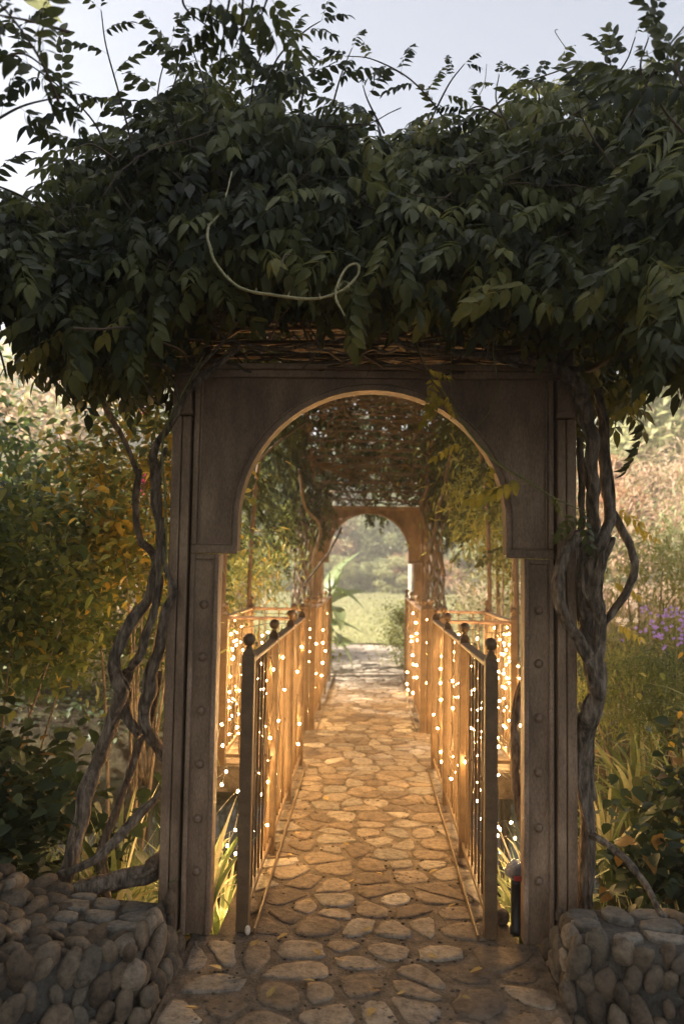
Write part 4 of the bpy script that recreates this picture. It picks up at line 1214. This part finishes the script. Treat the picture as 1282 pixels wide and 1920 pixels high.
for pts, sc in [
    ([(885, 320, 3.4), (830, 220, 3.35), (770, 150, 3.3), (700, 112, 3.25), (650, 105, 3.2)], .62),
    ([(800, 240, 3.4), (840, 160, 3.35), (870, 120, 3.3)], .5),
    ([(880, 250, 3.4), (960, 170, 3.35), (1040, 135, 3.3), (1095, 120, 3.3)], .6),
    ([(1040, 240, 3.2), (1120, 180, 3.1), (1170, 120, 3.0), (1190, 70, 2.9)], .62),
    ([(1180, 220, 2.6), (1215, 150, 2.5), (1250, 90, 2.4), (1290, 40, 2.3)], .75),
    ([(1290, 260, 2.4), (1240, 200, 2.3), (1225, 140, 2.3)], .75),
    ([(1160, 330, 2.9), (1100, 240, 2.9), (1080, 180, 2.9)], .65),
    ([(1330, 200, 2.2), (1280, 160, 2.2), (1260, 100, 2.2)], .8),
    ([(1120, 260, 3.0), (1150, 160, 2.9), (1140, 110, 2.8)], .75),
    ([(1230, 200, 2.4), (1200, 130, 2.4), (1215, 70, 2.35)], .75),
    ([(1000, 240, 3.2), (1010, 180, 3.1), (990, 150, 3.1)], .65),
    ([(720, 250, 3.4), (690, 190, 3.3), (680, 160, 3.3)], .6),
    ([(960, 250, 3.3), (930, 190, 3.3), (935, 140, 3.3)], .5),
    ([(940, 220, 3.1), (900, 200, 3.1), (870, 210, 3.1)], .6),
]:
    shoot(vineR, pts, .07, sc)
# yellow-green sprigs hanging over the opening
shoot(vineR, [(780, 650, 3.1), (800, 700, 3.05), (830, 740, 3.05)], .11, .5, ms=YEL[:2], w=3)
put_leaf(vineR, at(990, 905, 3.1), (-1, -.1, -.05), .85, .2, YEL)
put_leaf(vineR, at(980, 900, 3.08), (-1, -.3, -.15), .8, .5, YEL)
put_leaf(vineR, at(925, 866, 3.1), (-.4, -.2, -.9), .5, .2, YEL)
put_leaf(vineR, at(872, 830, 3.1), (-1, -.1, -.2), .55, .2, YEL)
put_leaf(vineR, at(835, 735, 3.05), (-.7, -.1, -.6), .6, .2, YEL)
put_leaf(vineR, at(815, 700, 3.05), (-.3, -.1, -1), .6, .2, YEL)
put_leaf(vineR, at(1032, 925, 3.12), (.3, -.3, -.6), .3, .2, YEL)
for (px_, py_) in ((1150, 1170), (1140, 1090), (1180, 985), (1150, 960)):
    put_leaf(vineR, at(px_, py_, 3.4), (.9, -.2, -.2), .55, rc.uniform(-.4, .4), YEL)
put_leaf(vineR, at(1085, 955, 3.15), (.2, -.3, -.8), .6, .2)
put_leaf(vineR, at(1080, 960, 3.15), (-.5, -.3, -.7), .55, -.3)
# front hanging leaves all over the canopy face
for root, x0, x1 in ((vineL, -60, 690), (vineR, 690, 1340)):
    c = 0
    while leafcount[root.name] < 296 and c < 2000:
        c += 1
        x = rc.uniform(x0, x1); tp, bt = outl(x); y = rc.uniform(tp + 30, bt + 12)
        if 360 < x < 1050 and y > 560: continue
        v_ = (y - tp) / (bt - tp)
        p_ = at(x, y, 2.88 + .45 * max(0, 1 - v_) ** 1.2 - (.3 if x > 1180 else 0) - rc.random() * .12)
        az = rc.gauss(-math.pi / 2, .9); put_leaf(root, p_, (math.cos(az), math.sin(az) * .8, rc.uniform(-1.3, -.15)), rc.uniform(.7, 1.05), rc.uniform(-.5, .5))


# trunks winding round the far arch posts
for root, s in ((vineL, -1), (vineR, 1)):
    for k in range(9):
        pts = []
        for i in range(12):
            z = .1 + i * .21; a = i * .8 + k * 1.3
            pts.append((s * (.84 + .09 * math.cos(a) + .014 * k) - root.location[0], 11.0 - .15 + .09 * math.sin(a) - root.location[1], z))
        mb = MB(); mb.tube(spline(pts, 3), [.028 - .0005 * i for i in range(34)], 7, True, .08); mb.obj('trunk', M['bark'], root)
for pts in ([(803, 900, 10, 8), (790, 950, 10, 9), (797, 985, 10, 9), (820, 1030, 10, 9), (832, 1080, 10, 8)], [(835, 900, 9.8, 6), (820, 960, 9.8, 7), (812, 1010, 9.8, 7), (800, 1050, 9.8, 6)],
            [(850, 830, 8.5, 6), (835, 900, 8.6, 7), (845, 960, 8.6, 6)]):
    trunk(vineR, 'branch', pts, M['twig'], 6)
for pts in ([(640, 990, 10.8, 4), (620, 1030, 9.6, 5), (598, 1060, 8.6, 5), (572, 1095, 7.6, 4)], [(560, 880, 9, 6), (572, 950, 9.2, 7), (600, 990, 9.6, 7), (585, 1060, 9.8, 8)], [(470, 880, 6, 4), (520, 830, 6, 5), (575, 790, 6.4, 5)]):
    trunk(vineL, 'branch', pts, M['twig'], 6)

# ------------------------------------------------------------------ shrubs and undergrowth
SH = [simple_T(.075, .042, rings=(.25, .55, .82), fold=.25, droop=.25), simple_T(.065, .04, rings=(.25, .55, .82), fold=.1, droop=.4), simple_T(.06, .036, rings=(.25, .6), fold=.35, droop=.1)]
SL = [simple_T(.09, .014, rings=(.3, .65), fold=.2, droop=.3), simple_T(.075, .012, rings=(.3, .65), fold=.1, droop=.5)]
BG = [simple_T(.11, .085, rings=(.2, .5, .8), fold=.15, droop=.3), simple_T(.09, .075, rings=(.2, .5, .8), fold=.3, droop=.15)]
TINY = [simple_T(.035, .02, rings=(.5,), fold=.2, droop=.1)]


def foliage_mesh(name, tm, mat, n, sampler, smin=.8, smax=1.25, tbase=.3, tsd=.22, el=(-1.0, .5)):
    P_ = np.array([sampler() for _ in range(n)])
    az = R.uniform(0, 6.283, n); e_ = R.uniform(el[0], el[1], n)
    Dm = bases(np.stack([np.cos(az) * np.cos(e_), np.sin(az) * np.cos(e_), np.sin(e_)], 1), R.uniform(-.7, .7, n))
    V, T, ti = scatter(tm, P_, Dm, R.uniform(smin, smax, n), np.clip(R.normal(tbase, tsd, n), 0, 1))
    return np_mesh(name, V, T, mat, ti)


def shrub(label, c, rad, n, tm, mat, clumps=40, csz=.16, tbase=.3, tsd=.25, group=None, stems=6, name='shrub', cat='shrub', smin=.8, smax=1.25, base_z=None, loose=.25):
    bz = ground_h(c[0], c[1]) if base_z is None else base_z
    root = thing(name, label, cat, (c[0], c[1], bz), group)
    rr = random.Random(int(abs(c[0]) * 100 + abs(c[1]) * 10 + n))
    cc = []
    while len(cc) < clumps:
        a = Vector((rr.gauss(0, 1), rr.gauss(0, 1), rr.gauss(0, 1))).normalized() * rr.uniform(.35, 1.0) ** .6
        cc.append((a.x * rad[0], a.y * rad[1], c[2] - bz + a.z * rad[2], rr.uniform(.6, 1.3)))

    def samp():
        q = cc[rr.randrange(len(cc))]; k = csz * q[3] * (1.0 if rr.random() > loose else 2.0)
        return (q[0] + rr.gauss(0, k), q[1] + rr.gauss(0, k), max(.02, q[2] + rr.gauss(0, k * .8)))
    o_ = link('foliage', foliage_mesh('foliage', tm, mat, n, samp, smin, smax, tbase, tsd), root); o_['kind'] = 'stuff'
    for k in range(stems):
        q = cc[rr.randrange(len(cc))]
        mb = MB(); b0 = (rr.uniform(-.12, .12), rr.uniform(-.1, .1), -.1); mid = (q[0] * .4 + rr.uniform(-.1, .1), q[1] * .4, q[2] * .55)
        mb.tube(spline([b0, mid, (q[0], q[1], q[2])], 5), [.018 * (1 - .08 * i) for i in range(11)], 6, True, .1); mb.obj('stem', M['bark'], root)
    return root


shrub('yellowing broad leaved shrub filling the left bank beside the arch', (-2.25, 4.9, 1.35), (.75, .7, .62), 5200, SH, M['shrub'], 60, .13, .34, .27)
shrub('tall green shrub at the far left edge above the left cobble wall', (-2.5, 4.3, 1.55), (.7, .5, .5), 2600, SH, M['shrub'], 36, .13, .25, .18)
shrub('shrub turning bright yellow close against the left arch leg', (-1.55, 5.3, 1.95), (.5, .5, .7), 3600, SH, M['shrub'], 38, .12, .74, .2)
shrub('loose pale green bush behind the yellowing shrub on the left', (-3.6, 7.0, 1.7), (1.3, 1.0, 1.3), 5200, SH, M['shrub'], 60, .2, .25, .2, smin=1.1, smax=1.6)
shrub('golden orange shrub behind the left lookout bay', (-1.75, 8.8, 1.15), (.75, .8, .85), 5200, SL, M['shrub'], 46, .16, .68, .2, smin=1.0, smax=1.5)
shrub('slender leaved green shrub between the left bay and the far arch', (-1.5, 10.2, 1.9), (.6, .7, 1.0), 3600, SL, M['willow'], 40, .16, .2, .2, smin=1.0, smax=1.5)
shrub('bright feathery bush overhanging the right railing under the vines', (1.45, 8.4, 2.1), (.55, .9, .75), 5200, SL, M['willow'], 46, .15, .62, .25, smin=1.0, smax=1.5)
shrub('tidy small leaved bush on the right of the path by the far arch', (.66, 12.3, .5), (.34, .45, .52), 6500, TINY, M['willow'], 40, .12, .3, .2, smin=.9, smax=1.5)
shrub('thin sapling with small leaves behind the right lookout bay', (2.0, 9.4, 1.6), (.4, .35, 1.0), 900, SH, M['willow'], 20, .13, .4, .2, name='sapling', cat='sapling', stems=5)
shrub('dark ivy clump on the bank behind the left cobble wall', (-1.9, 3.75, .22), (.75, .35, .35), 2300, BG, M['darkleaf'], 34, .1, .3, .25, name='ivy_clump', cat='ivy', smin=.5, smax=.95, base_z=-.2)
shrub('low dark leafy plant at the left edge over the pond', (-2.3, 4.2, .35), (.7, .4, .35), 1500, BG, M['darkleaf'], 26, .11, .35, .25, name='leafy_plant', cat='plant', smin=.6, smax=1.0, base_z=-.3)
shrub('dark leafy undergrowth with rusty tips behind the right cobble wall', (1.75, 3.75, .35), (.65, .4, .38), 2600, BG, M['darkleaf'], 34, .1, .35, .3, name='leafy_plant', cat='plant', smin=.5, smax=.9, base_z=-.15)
shrub('sunlit loose herb bush at the right edge of the bank', (2.5, 4.6, .5), (.6, .5, .35), 2300, SH, M['shrub'], 30, .11, .45, .3, smin=.6, smax=1.0, name='leafy_plant', cat='plant')
shrub('pale bush standing at the right behind the looping vine trunks', (2.9, 8.6, 1.2), (.8, .7, .8), 3800, SL, M['willow'], 40, .17, .6, .25, smin=1.0, smax=1.6)
shrub('tall airy grey green bush rising at the right edge', (4.4, 9.8, 1.9), (.9, .9, 1.2), 4600, SL, M['farleaf'], 44, .2, .7, .25, smin=1.2, smax=2.0)
shrub('wispy olive bush behind the left shrubs near the water', (-4.8, 9.5, 1.5), (1.4, 1.0, 1.5), 5200, SH, M['farleaf'], 50, .25, .6, .25, smin=1.2, smax=1.9)

shrub('green grassy leaved bush behind the strap leaves on the right', (2.9, 6.9, .55), (.8, .5, .45), 3600, SL, M['willow'], 40, .13, .25, .2, smin=.8, smax=1.3)
shrub('feathery pale bush with peach tips at the right behind the asters', (3.6, 7.6, 1.0), (.7, .6, .8), 4200, SL, M['meadow'], 40, .15, .45, .3, smin=.9, smax=1.4)
shrub('peach tinted airy shrub beneath the canopy edge at the right', (5.2, 12.5, 2.0), (1.5, 1.0, 1.6), 6000, SL, M['meadow'], 50, .25, .6, .25, smin=1.4, smax=2.2)
shrub('pale green airy shrub in the meadow beyond the right bay', (3.0, 14, 1.1), (1.2, 1.0, 1.2), 5200, SL, M['farleaf'], 50, .22, .8, .25, smin=1.3, smax=2.0)
shrub('rounded sunlit shrub behind the right railing beside the far arch', (1.9, 12.2, .8), (.7, .7, .8), 5200, TINY, M['meadow'], 50, .15, .25, .25, smin=1.2, smax=1.9)
shrub('sunlit pale bush beyond the left bay beside the far arch', (-2.7, 13.2, 1.2), (.9, .8, 1.0), 5200, SL, M['farleaf'], 50, .18, .75, .25, smin=1.2, smax=1.9)
shrub('pale sunlit bush high at the left edge behind the shrubs', (-5.6, 12.5, 3.0), (1.8, 1.2, 1.8), 6000, SH, M['meadow'], 50, .3, .55, .25, smin=1.4, smax=2.2)

shrub('leafy green mound under the purple asters at the right edge', (at(1255, 1160, 5.75).x, 5.75, .68), (.42, .25, .36), 2200, SL, M['willow'], 34, .08, .22, .2, smin=.6, smax=1.0, stems=2)
shrub('soft green mound left of the purple asters beside the vine trunk', (at(1165, 1160, 6.1).x, 6.1, .62), (.4, .25, .36), 1900, SL, M['willow'], 34, .08, .35, .25, smin=.6, smax=1.0, stems=2)
shrub('tall leafy shrub added beside the left lookout bay to shade the path', (-2.05, 7.2, 1.35), (.65, .8, .95), 4600, SH, M['shrub'], 50, .15, .25, .2, smin=.9, smax=1.3, base_z=-.4)  # added to keep a hard sun patch off the middle of the path

# flowers that can be picked out
def flowers(label, cat, c, spread, n, mat, size, h0, h1, name, stemn=None):
    bz = ground_h(c[0], c[1]); root = thing(name, label, cat, (c[0], c[1], bz))
    rr = random.Random(n * 7 + int(c[0] * 10)); mb = MB(); V, T, ti = [], [], []; off = 0
    for k in range(n):
        x, y = rr.gauss(0, spread[0]), rr.gauss(0, spread[1]); h = rr.uniform(h0, h1) - bz
        if stemn is None or k < stemn: mb.tube(spline([(x * .4, y * .4, 0), (x * .7, y * .7, h * .6), (x, y, h)], 3), .0025, 4, False, cap=False)
        for j in range(9):
            a = j * 2 * math.pi / 9; lv_, lt_ = leaflet_T(size, size * .35, (.5,), .1, rr.uniform(-.2, .3)); B = basis((math.cos(a), math.sin(a), rr.uniform(.1, .6)))
            tl = np.array(basis((rr.uniform(-.4, .4), -.9, .5)))
            v_ = (lv_ @ B.T) @ np.array([[1, 0, 0], [0, .4, .9], [0, -.9, .4]]).T + (x, y, h); V.append(v_); T.append(lt_ + off); off += len(v_); ti.append(np.full(len(v_), rr.uniform(0, 1)))
    mb.obj('stem', M['greentwig'], root)
    o_ = link('blossom', np_mesh('blossom', np.concatenate(V), np.concatenate(T), mat, np.concatenate(ti)), root)
    return root


flowers('purple asters at the right edge of the garden bank', 'flowers', (at(1262, 1160, 5.6).x, 5.6, 0), (.14, .2), 90, M['purple'], .017, .98, 1.25, 'aster_plant', 5)
flowers('small white blooms above the right bank beside the looping trunk', 'flowers', (at(1168, 1145, 6.0).x, 6.0, 0), (.07, .1), 7, M['white'], .03, 1.08, 1.25, 'white_flower', 2)
for (px_, py_, lb_) in ((268, 765, 'upper magenta flower cluster among the yellow leaves left of the arch'), (268, 903, 'lower magenta flower beside the left vine trunk')):
    p_ = at(px_, py_, 4.3); root = thing('magenta_flower', lb_, 'flower', p_)
    V, T, ti = [], [], []; off = 0
    for j in range(34):
        lv_, lt_ = leaflet_T(.022, .013, (.5,), .1, .1); B = basis((rc.gauss(0, 1), rc.gauss(0, 1), rc.gauss(0, .6))); v_ = lv_ @ B.T + (rc.gauss(0, .018), rc.gauss(0, .018), rc.gauss(0, .03)); V.append(v_); T.append(lt_ + off); off += len(v_); ti.append(np.full(len(v_), rc.random()))
    link('blossom', np_mesh('blossom', np.concatenate(V), np.concatenate(T), M['pink'], np.concatenate(ti)), root)
    mb = MB(); mb.tube(spline([(.3, .9, -p_.z + .2), (.1, .4, -.6), (0, 0, 0)], 4), .004, 5); mb.obj('stem', M['greentwig'], root)


def strap_mesh(seed, n, L, w):
    rr = random.Random(seed); V, T, ti = [], [], []; off = 0
    for k in range(n):
        a = rr.uniform(0, 6.28); l_ = L * rr.uniform(.6, 1.1); lean = rr.uniform(.1, .75); w_ = w * rr.uniform(.7, 1.2); tw = rr.uniform(-.8, .8)
        sg = 7; tn_ = rr.random() * .8
        for i in range(sg + 1):
            t_ = i / sg; ang = lean * t_ * 2.3; r_ = l_ * t_ * math.sin(min(ang, 1.9)) * .75; z = l_ * t_ * math.cos(min(ang, 2.2) * .75)
            ww = w_ * (1 - t_ ** 2.2) * .5 + .0006; px_, py_ = math.cos(a + math.pi / 2 + tw), math.sin(a + math.pi / 2 + tw)
            cx, cy = math.cos(a) * (r_ + .02), math.sin(a) * (r_ + .02)
            V += [(cx + px_ * ww, cy + py_ * ww, z), (cx - px_ * ww, cy - py_ * ww, z)]; ti += [tn_] * 2
            if i < sg: b = off + 2 * i; T += [(b, b + 1, b + 3), (b, b + 3, b + 2)]
        off += 2 * (sg + 1)
    return np_mesh('blades', np.array(V), np.array(T), M['palm'], np.array(ti), True)


ST = [strap_mesh(i, 30, .62, .042) for i in range(5)]


def straps(label, group, spots, smin, smax, own=None):
    for si, (x, y) in enumerate(spots):
        z = max(-.6, ground_h(x, y)) - .02
        o_ = link('strap_leaf_clump', rc.choice(ST), None, (x, y, z)); o_.scale = [rc.uniform(smin, smax)] * 3; o_.rotation_euler = (0, 0, rc.uniform(0, 6.28)); tag(o_, label if own is None else label + own[si], 'strap leaved plant', group)


straps('clump of long arching strap leaves on the right garden bank', 'strap leaved clumps on the right bank', [(rc.uniform(1.6, 3.9), rc.uniform(4.3, 6.3)) for _ in range(36)], .95, 1.45)
straps('clump of upright strap leaves at the pond edge left of the arch', 'strap leaved clumps by the pond', [(-1.15, 3.75), (-1.35, 3.9), (-1.6, 4.1), (-1.2, 4.2), (-1.5, 4.5), (-1.9, 4.35), (-1.25, 8.6), (-1.7, 8.4), (-2.2, 8.5), (-2.6, 4.6)], .75, 1.15)
straps('warmly lit strap leaves beside the near left railing', 'strap leaved clumps beside the left railing', [(-.72, 3.62), (-.8, 3.85), (-.72, 4.15), (-.85, 4.5)], .75, 1.0, [', nearest the arch leg', ', second from the arch leg', ', third from the arch leg', ', farthest from the arch leg'])
straps('warmly lit strap leaves beside the near right railing', 'strap leaved clumps beside the right railing', [(.72, 3.72), (.82, 3.95), (.95, 4.1), (.74, 4.3), (.9, 4.6)], .75, 1.0, [', closest to the black spotlight', ', second from the spotlight', ', outermost of its row', ', fourth from the spotlight', ', farthest from the spotlight'])


# ground cover (uncountable)
def gc():
    s = rc.random()
    if s < .5: x = rc.uniform(1.25, 6.5); y = rc.uniform(3.4, 10)
    else: x = rc.uniform(-6.5, -1.25); y = rc.choice((rc.uniform(3.3, 4.8), rc.uniform(8.2, 11)))
    return (x, y, ground_h(x, y) + rc.random() ** 2 * .35)


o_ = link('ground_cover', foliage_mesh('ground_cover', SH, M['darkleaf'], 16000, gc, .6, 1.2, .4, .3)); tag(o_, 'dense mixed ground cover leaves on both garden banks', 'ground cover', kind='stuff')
# fine grass blades among the banks, and the tall pinkish meadow behind
def blades(name, label, n, region, h0, h1, w, mat, tb, ts, head=False):
    x0, x1, y0, y1 = region
    bx = R.uniform(x0, x1, n); by = R.uniform(y0, y1, n); bz = np.array([max(-.62, ground_h(a, b)) for a, b in zip(bx, by)])
    h_ = R.uniform(h0, h1, n); a_ = R.uniform(0, 6.283, n); ln = R.normal(0, .33, (n, 2)) * h_[:, None]
    P0 = np.stack([bx, by, bz], 1); wv = np.stack([np.cos(a_) * w, np.sin(a_) * w, np.zeros(n)], 1)
    mid = P0 + np.stack([ln[:, 0] * .35, ln[:, 1] * .35, h_ * .6], 1); tip = P0 + np.stack([ln[:, 0], ln[:, 1], h_ * .97], 1)
    V = np.stack([P0 - wv, P0 + wv, mid - wv * .8, mid + wv * .8, tip], 1)
    T = np.array([(0, 1, 3), (0, 3, 2), (2, 3, 4)])
    tt = (T[None] + (np.arange(n) * 5)[:, None, None]).reshape(-1, 3); V = V.reshape(-1, 3)
    ti = np.clip(R.normal(tb, ts, n), 0, 1); ti = np.repeat(ti, 5)
    if head:
        hv = wv * 3.2; up = np.stack([ln[:, 0] * .2, ln[:, 1] * .2, np.full(n, .16)], 1)
        V2 = np.stack([tip - up * .6, tip + hv, tip - hv, tip + up * .8], 1).reshape(-1, 3)
        T2 = (np.array([(0, 1, 3), (0, 3, 2)])[None] + (np.arange(n) * 4)[:, None, None] + len(V)).reshape(-1, 3)
        V = np.concatenate([V, V2]); tt = np.concatenate([tt, T2]); ti = np.concatenate([ti, np.clip(R.normal(.85, .12, n * 4), 0, 1)])
    o_ = link(name, np_mesh(name, V, tt, mat, ti)); tag(o_, label, 'grass', kind='stuff')


blades('bank_grass', 'fine green grass growing on the left pond bank', 9000, (-5, -1.2, 3.6, 5.2), .15, .45, .004, M['palm'], .2, .2)
blades('bank_grass', 'fine green grass growing on the right bank', 2500, (1.4, 6, 3.6, 9), .1, .28, .004, M['palm'], .35, .25)
blades('meadow_grass', 'tall pinkish seeding grass beyond the right bank', 22000, (2.6, 12, 11, 22), .6, 1.15, .006, M['meadow'], .45, .25, True)
blades('meadow_grass', 'tall seeding grass beyond the left pond', 14000, (-11, -2.5, 10.5, 17), .6, 1.1, .006, M['meadow'], .35, .25, True)
blades('meadow_grass', 'tall pale rough grass along the far edge of the lawn', 4000, (-17, 17, 46.5, 48.5), .3, .6, .02, M['meadow'], .4, .25, True)

# big broad bladed plant beside the far arch
cn = thing('canna_plant', 'large broad bladed green plant left of the path just beyond the far arch', 'plant', (-.56, 11.9, 0))
for k, (az, el_, L_, z) in enumerate(((2.6, .9, .75, .5), (.3, .7, .62, .9), (-.4, .35, .7, .6), (1.2, 1.2, .7, 1.0), (-.9, .1, .6, .55), (.1, -.1, .55, 1.15), (3.4, .4, .6, 1.0), (-.2, -.5, .55, .45), (.5, 1.3, .6, 1.2), (-1.2, -.3, .5, .9), (-.7, .6, .6, .3))):
    v_, t_ = leaflet_T(L_, L_ * .42, (.08, .2, .35, .5, .65, .8, .92), .3, .45); B = basis((math.cos(az) * math.cos(el_), math.sin(az) * math.cos(el_) - .2, math.sin(el_)), roll=rc.uniform(-.7, .7))
    link('leaf', np_mesh('leaf', v_ @ B.T + (.02 * k - .1, 0, z), t_, M['canna'], np.full(len(v_), rc.random()), True), cn)
mb = MB(); mb.tube(spline([(0, 0, 0), (.02, 0, .7), (-.03, 0, 1.4)], 4), .022, 8); mb.obj('stem', M['canna'], cn)
shrub('low spray of leaves at the foot of the broad bladed plant', (-.75, 11.6, .2), (.25, .3, .2), 500, SH, M['willow'], 12, .08, .2, .2, stems=2)
pb = MB(); pb.box(-.03, .03, -.03, .03, 0, 2.6, .004); o_ = pb.obj('white_post', M['white'], None, (at(768, 1100, 16.0).x, 16.0, 0)); tag(o_, 'slim pale post standing at the lawn edge behind the far arch', 'post')

# ------------------------------------------------------------------ far trees, and unseen trees added for shade
def crown(seed, n, mat, tb, rx=2.6, rz=3.2, cl=46):
    rr = random.Random(seed); cc = []
    for k in range(cl):
        a = Vector((rr.gauss(0, 1), rr.gauss(0, 1), rr.gauss(0, 1))).normalized() * rr.uniform(.45, 1.0)
        cc.append((a.x * rx, a.y * rx, 4.3 + a.z * rz, rr.uniform(.4, .85)))

    def samp():
        q = cc[rr.randrange(cl)]; d = Vector((rr.gauss(0, 1), rr.gauss(0, 1), rr.gauss(0, 1))).normalized() * q[3] * rr.uniform(.55, 1.15)
        return (q[0] + d.x, q[1] + d.y, max(.3, q[2] + d.z * .8))
    FT = [simple_T(.26, .15, rings=(.5,), fold=.2, droop=.2)]
    return foliage_mesh('crown', FT, mat, n, samp, .7, 1.3, tb, .3)


CR = [crown(1, 9000, M['farleaf'], .3), crown(2, 9000, M['farleaf'], .55, 3.0, 2.9), crown(3, 8000, M['fargold'], .35), crown(4, 8000, M['farleaf'], .8, 2.8, 3.1), crown(5, 8000, M['fargold'], .7, 2.9, 2.8)]
tkm = MB(); tkm.tube(spline([(0, 0, -.3), (.1, 0, 2), (-.1, .1, 4), (.1, 0, 6)], 5), [.24 - .012 * i for i in range(16)], 8, True, .08)
for k in range(5):
    a = k * 1.3; tkm.tube(spline([(0, 0, 2.2 + k * .4), (math.cos(a) * .9, math.sin(a) * .9, 3.4 + k * .4), (math.cos(a) * 1.8, math.sin(a) * 1.8, 4.2 + k * .5)], 3), [.09, .08, .07, .06, .05, .04, .03], 6)
TRK = tkm.mesh('trunk', M['bark'])
TL = ['dense green tree in the wall of trees beyond the lawn', 'olive green rounded tree beyond the lawn', 'rusty gold autumn tree beyond the lawn', 'pale green tree behind the lawn', 'pinkish tan tree behind the meadow']
trees = [(-3.2, 49, 2, .9), (1.5, 50, 1, .95), (5.5, 49, 3, 1.0), (-9, 54, 3, 1.3), (9.5, 46, 4, 1.1), (-14.5, 58, 3, 2.0), (14, 42, 1, 1.35), (-20, 57, 4, 2.0), (18.5, 38, 4, 1.5), (-1, 56, 0, 1.6), (-28, 50, 1, 1.9), (24, 36, 0, 1.6),
         (-18.5, 50, 3, 1.7), (-13, 62, 4, 2.1), (8.8, 26, 4, .85), (12.5, 27, 3, 1.5), (17.5, 34, 3, 2.0), (-24, 58, 3, 2.8), (15.5, 22, 4, 1.1), (-20, 21, 0, 1.2), (6.6, 33, 1, .9), (-8, 55, 2, 1.6), (6, 57, 3, 1.6), (12, 55, 0, 1.7), (-15, 55, 0, 1.8)]
trees += [(-8.4, -2.6, 0, 1.5), (-7.6, 2.0, 1, 1.4), (-10.8, 0.2, 0, 1.7), (-6.2, -.4, 1, 1.2), (-5.5, -6.5, 3, 1.4), (1.0, -4.2, 0, 1.55)]  # unseen trees added left of and behind the camera to shade the foreground
for (x, y, k, s_) in trees:
    root = thing('tree', TL[k], 'tree', (x, y, ground_h(x, y)), 'trees around the lawn', rc.uniform(0, 6.28)); root.scale = (s_ * rc.uniform(.95, 1.15), s_ * rc.uniform(.95, 1.15), s_)
    link('trunk', TRK, root); link('crown', CR[k], root)
# low bushes at the foot of the tree wall
for k, (x, y, s_) in enumerate([(-1.9, 44.6, .62), (-.2, 44.9, .55), (1.5, 44.7, .62), (-3.6, 45, .7), (3.2, 45, .7), (-12, 47, .9), (-8.5, 47.5, .8), (-5, 47, .7), (-3.4, 46.6, .55), (-1.2, 47.5, .62), (.8, 47, .55), (2.6, 47.8, .7), (4.6, 47, .6), (7, 47, .8), (10, 46, .8), (13, 45, .9)]):
    root = thing('bush', 'rounded leafy bush at the far edge of the lawn', 'bush', (x, y, -1.2), 'bushes along the far lawn edge', k * 1.1); root.scale = (s_, s_, s_ * .75)
    link('crown', CR[(3, 1, 3, 1, 4)[k] if k < 5 else (k * 2) % 5], root)
mb = MB(); hv = []
for j in range(5):
    for i in range(41): hv.append((-100 + 5 * i, 62 + j * 12, -1 + j * 3.2 + 2.2 * noise.noise(Vector((i * .3, j, 0)))))
mb.add(hv, [(j * 41 + i, j * 41 + i + 1, (j + 1) * 41 + i + 1, (j + 1) * 41 + i) for j in range(4) for i in range(40)], True)
tag(mb.obj('hill', M['lawn']), kind='structure')

# ------------------------------------------------------------------ haze
m, t, o = new_mat('garden_haze')
pv = N(t, 'ShaderNodeVolumePrincipled', Density=0.0055, Anisotropy=0.3); pv.inputs['Color'].default_value = (1.0, 0.95, 0.88, 1)
t.links.new(pv.outputs[0], o.inputs['Volume'])
mb = MB(); mb.box(-120, 120, -40, 150, -4, 24)
tag(mb.obj('haze', m), kind='stuff')
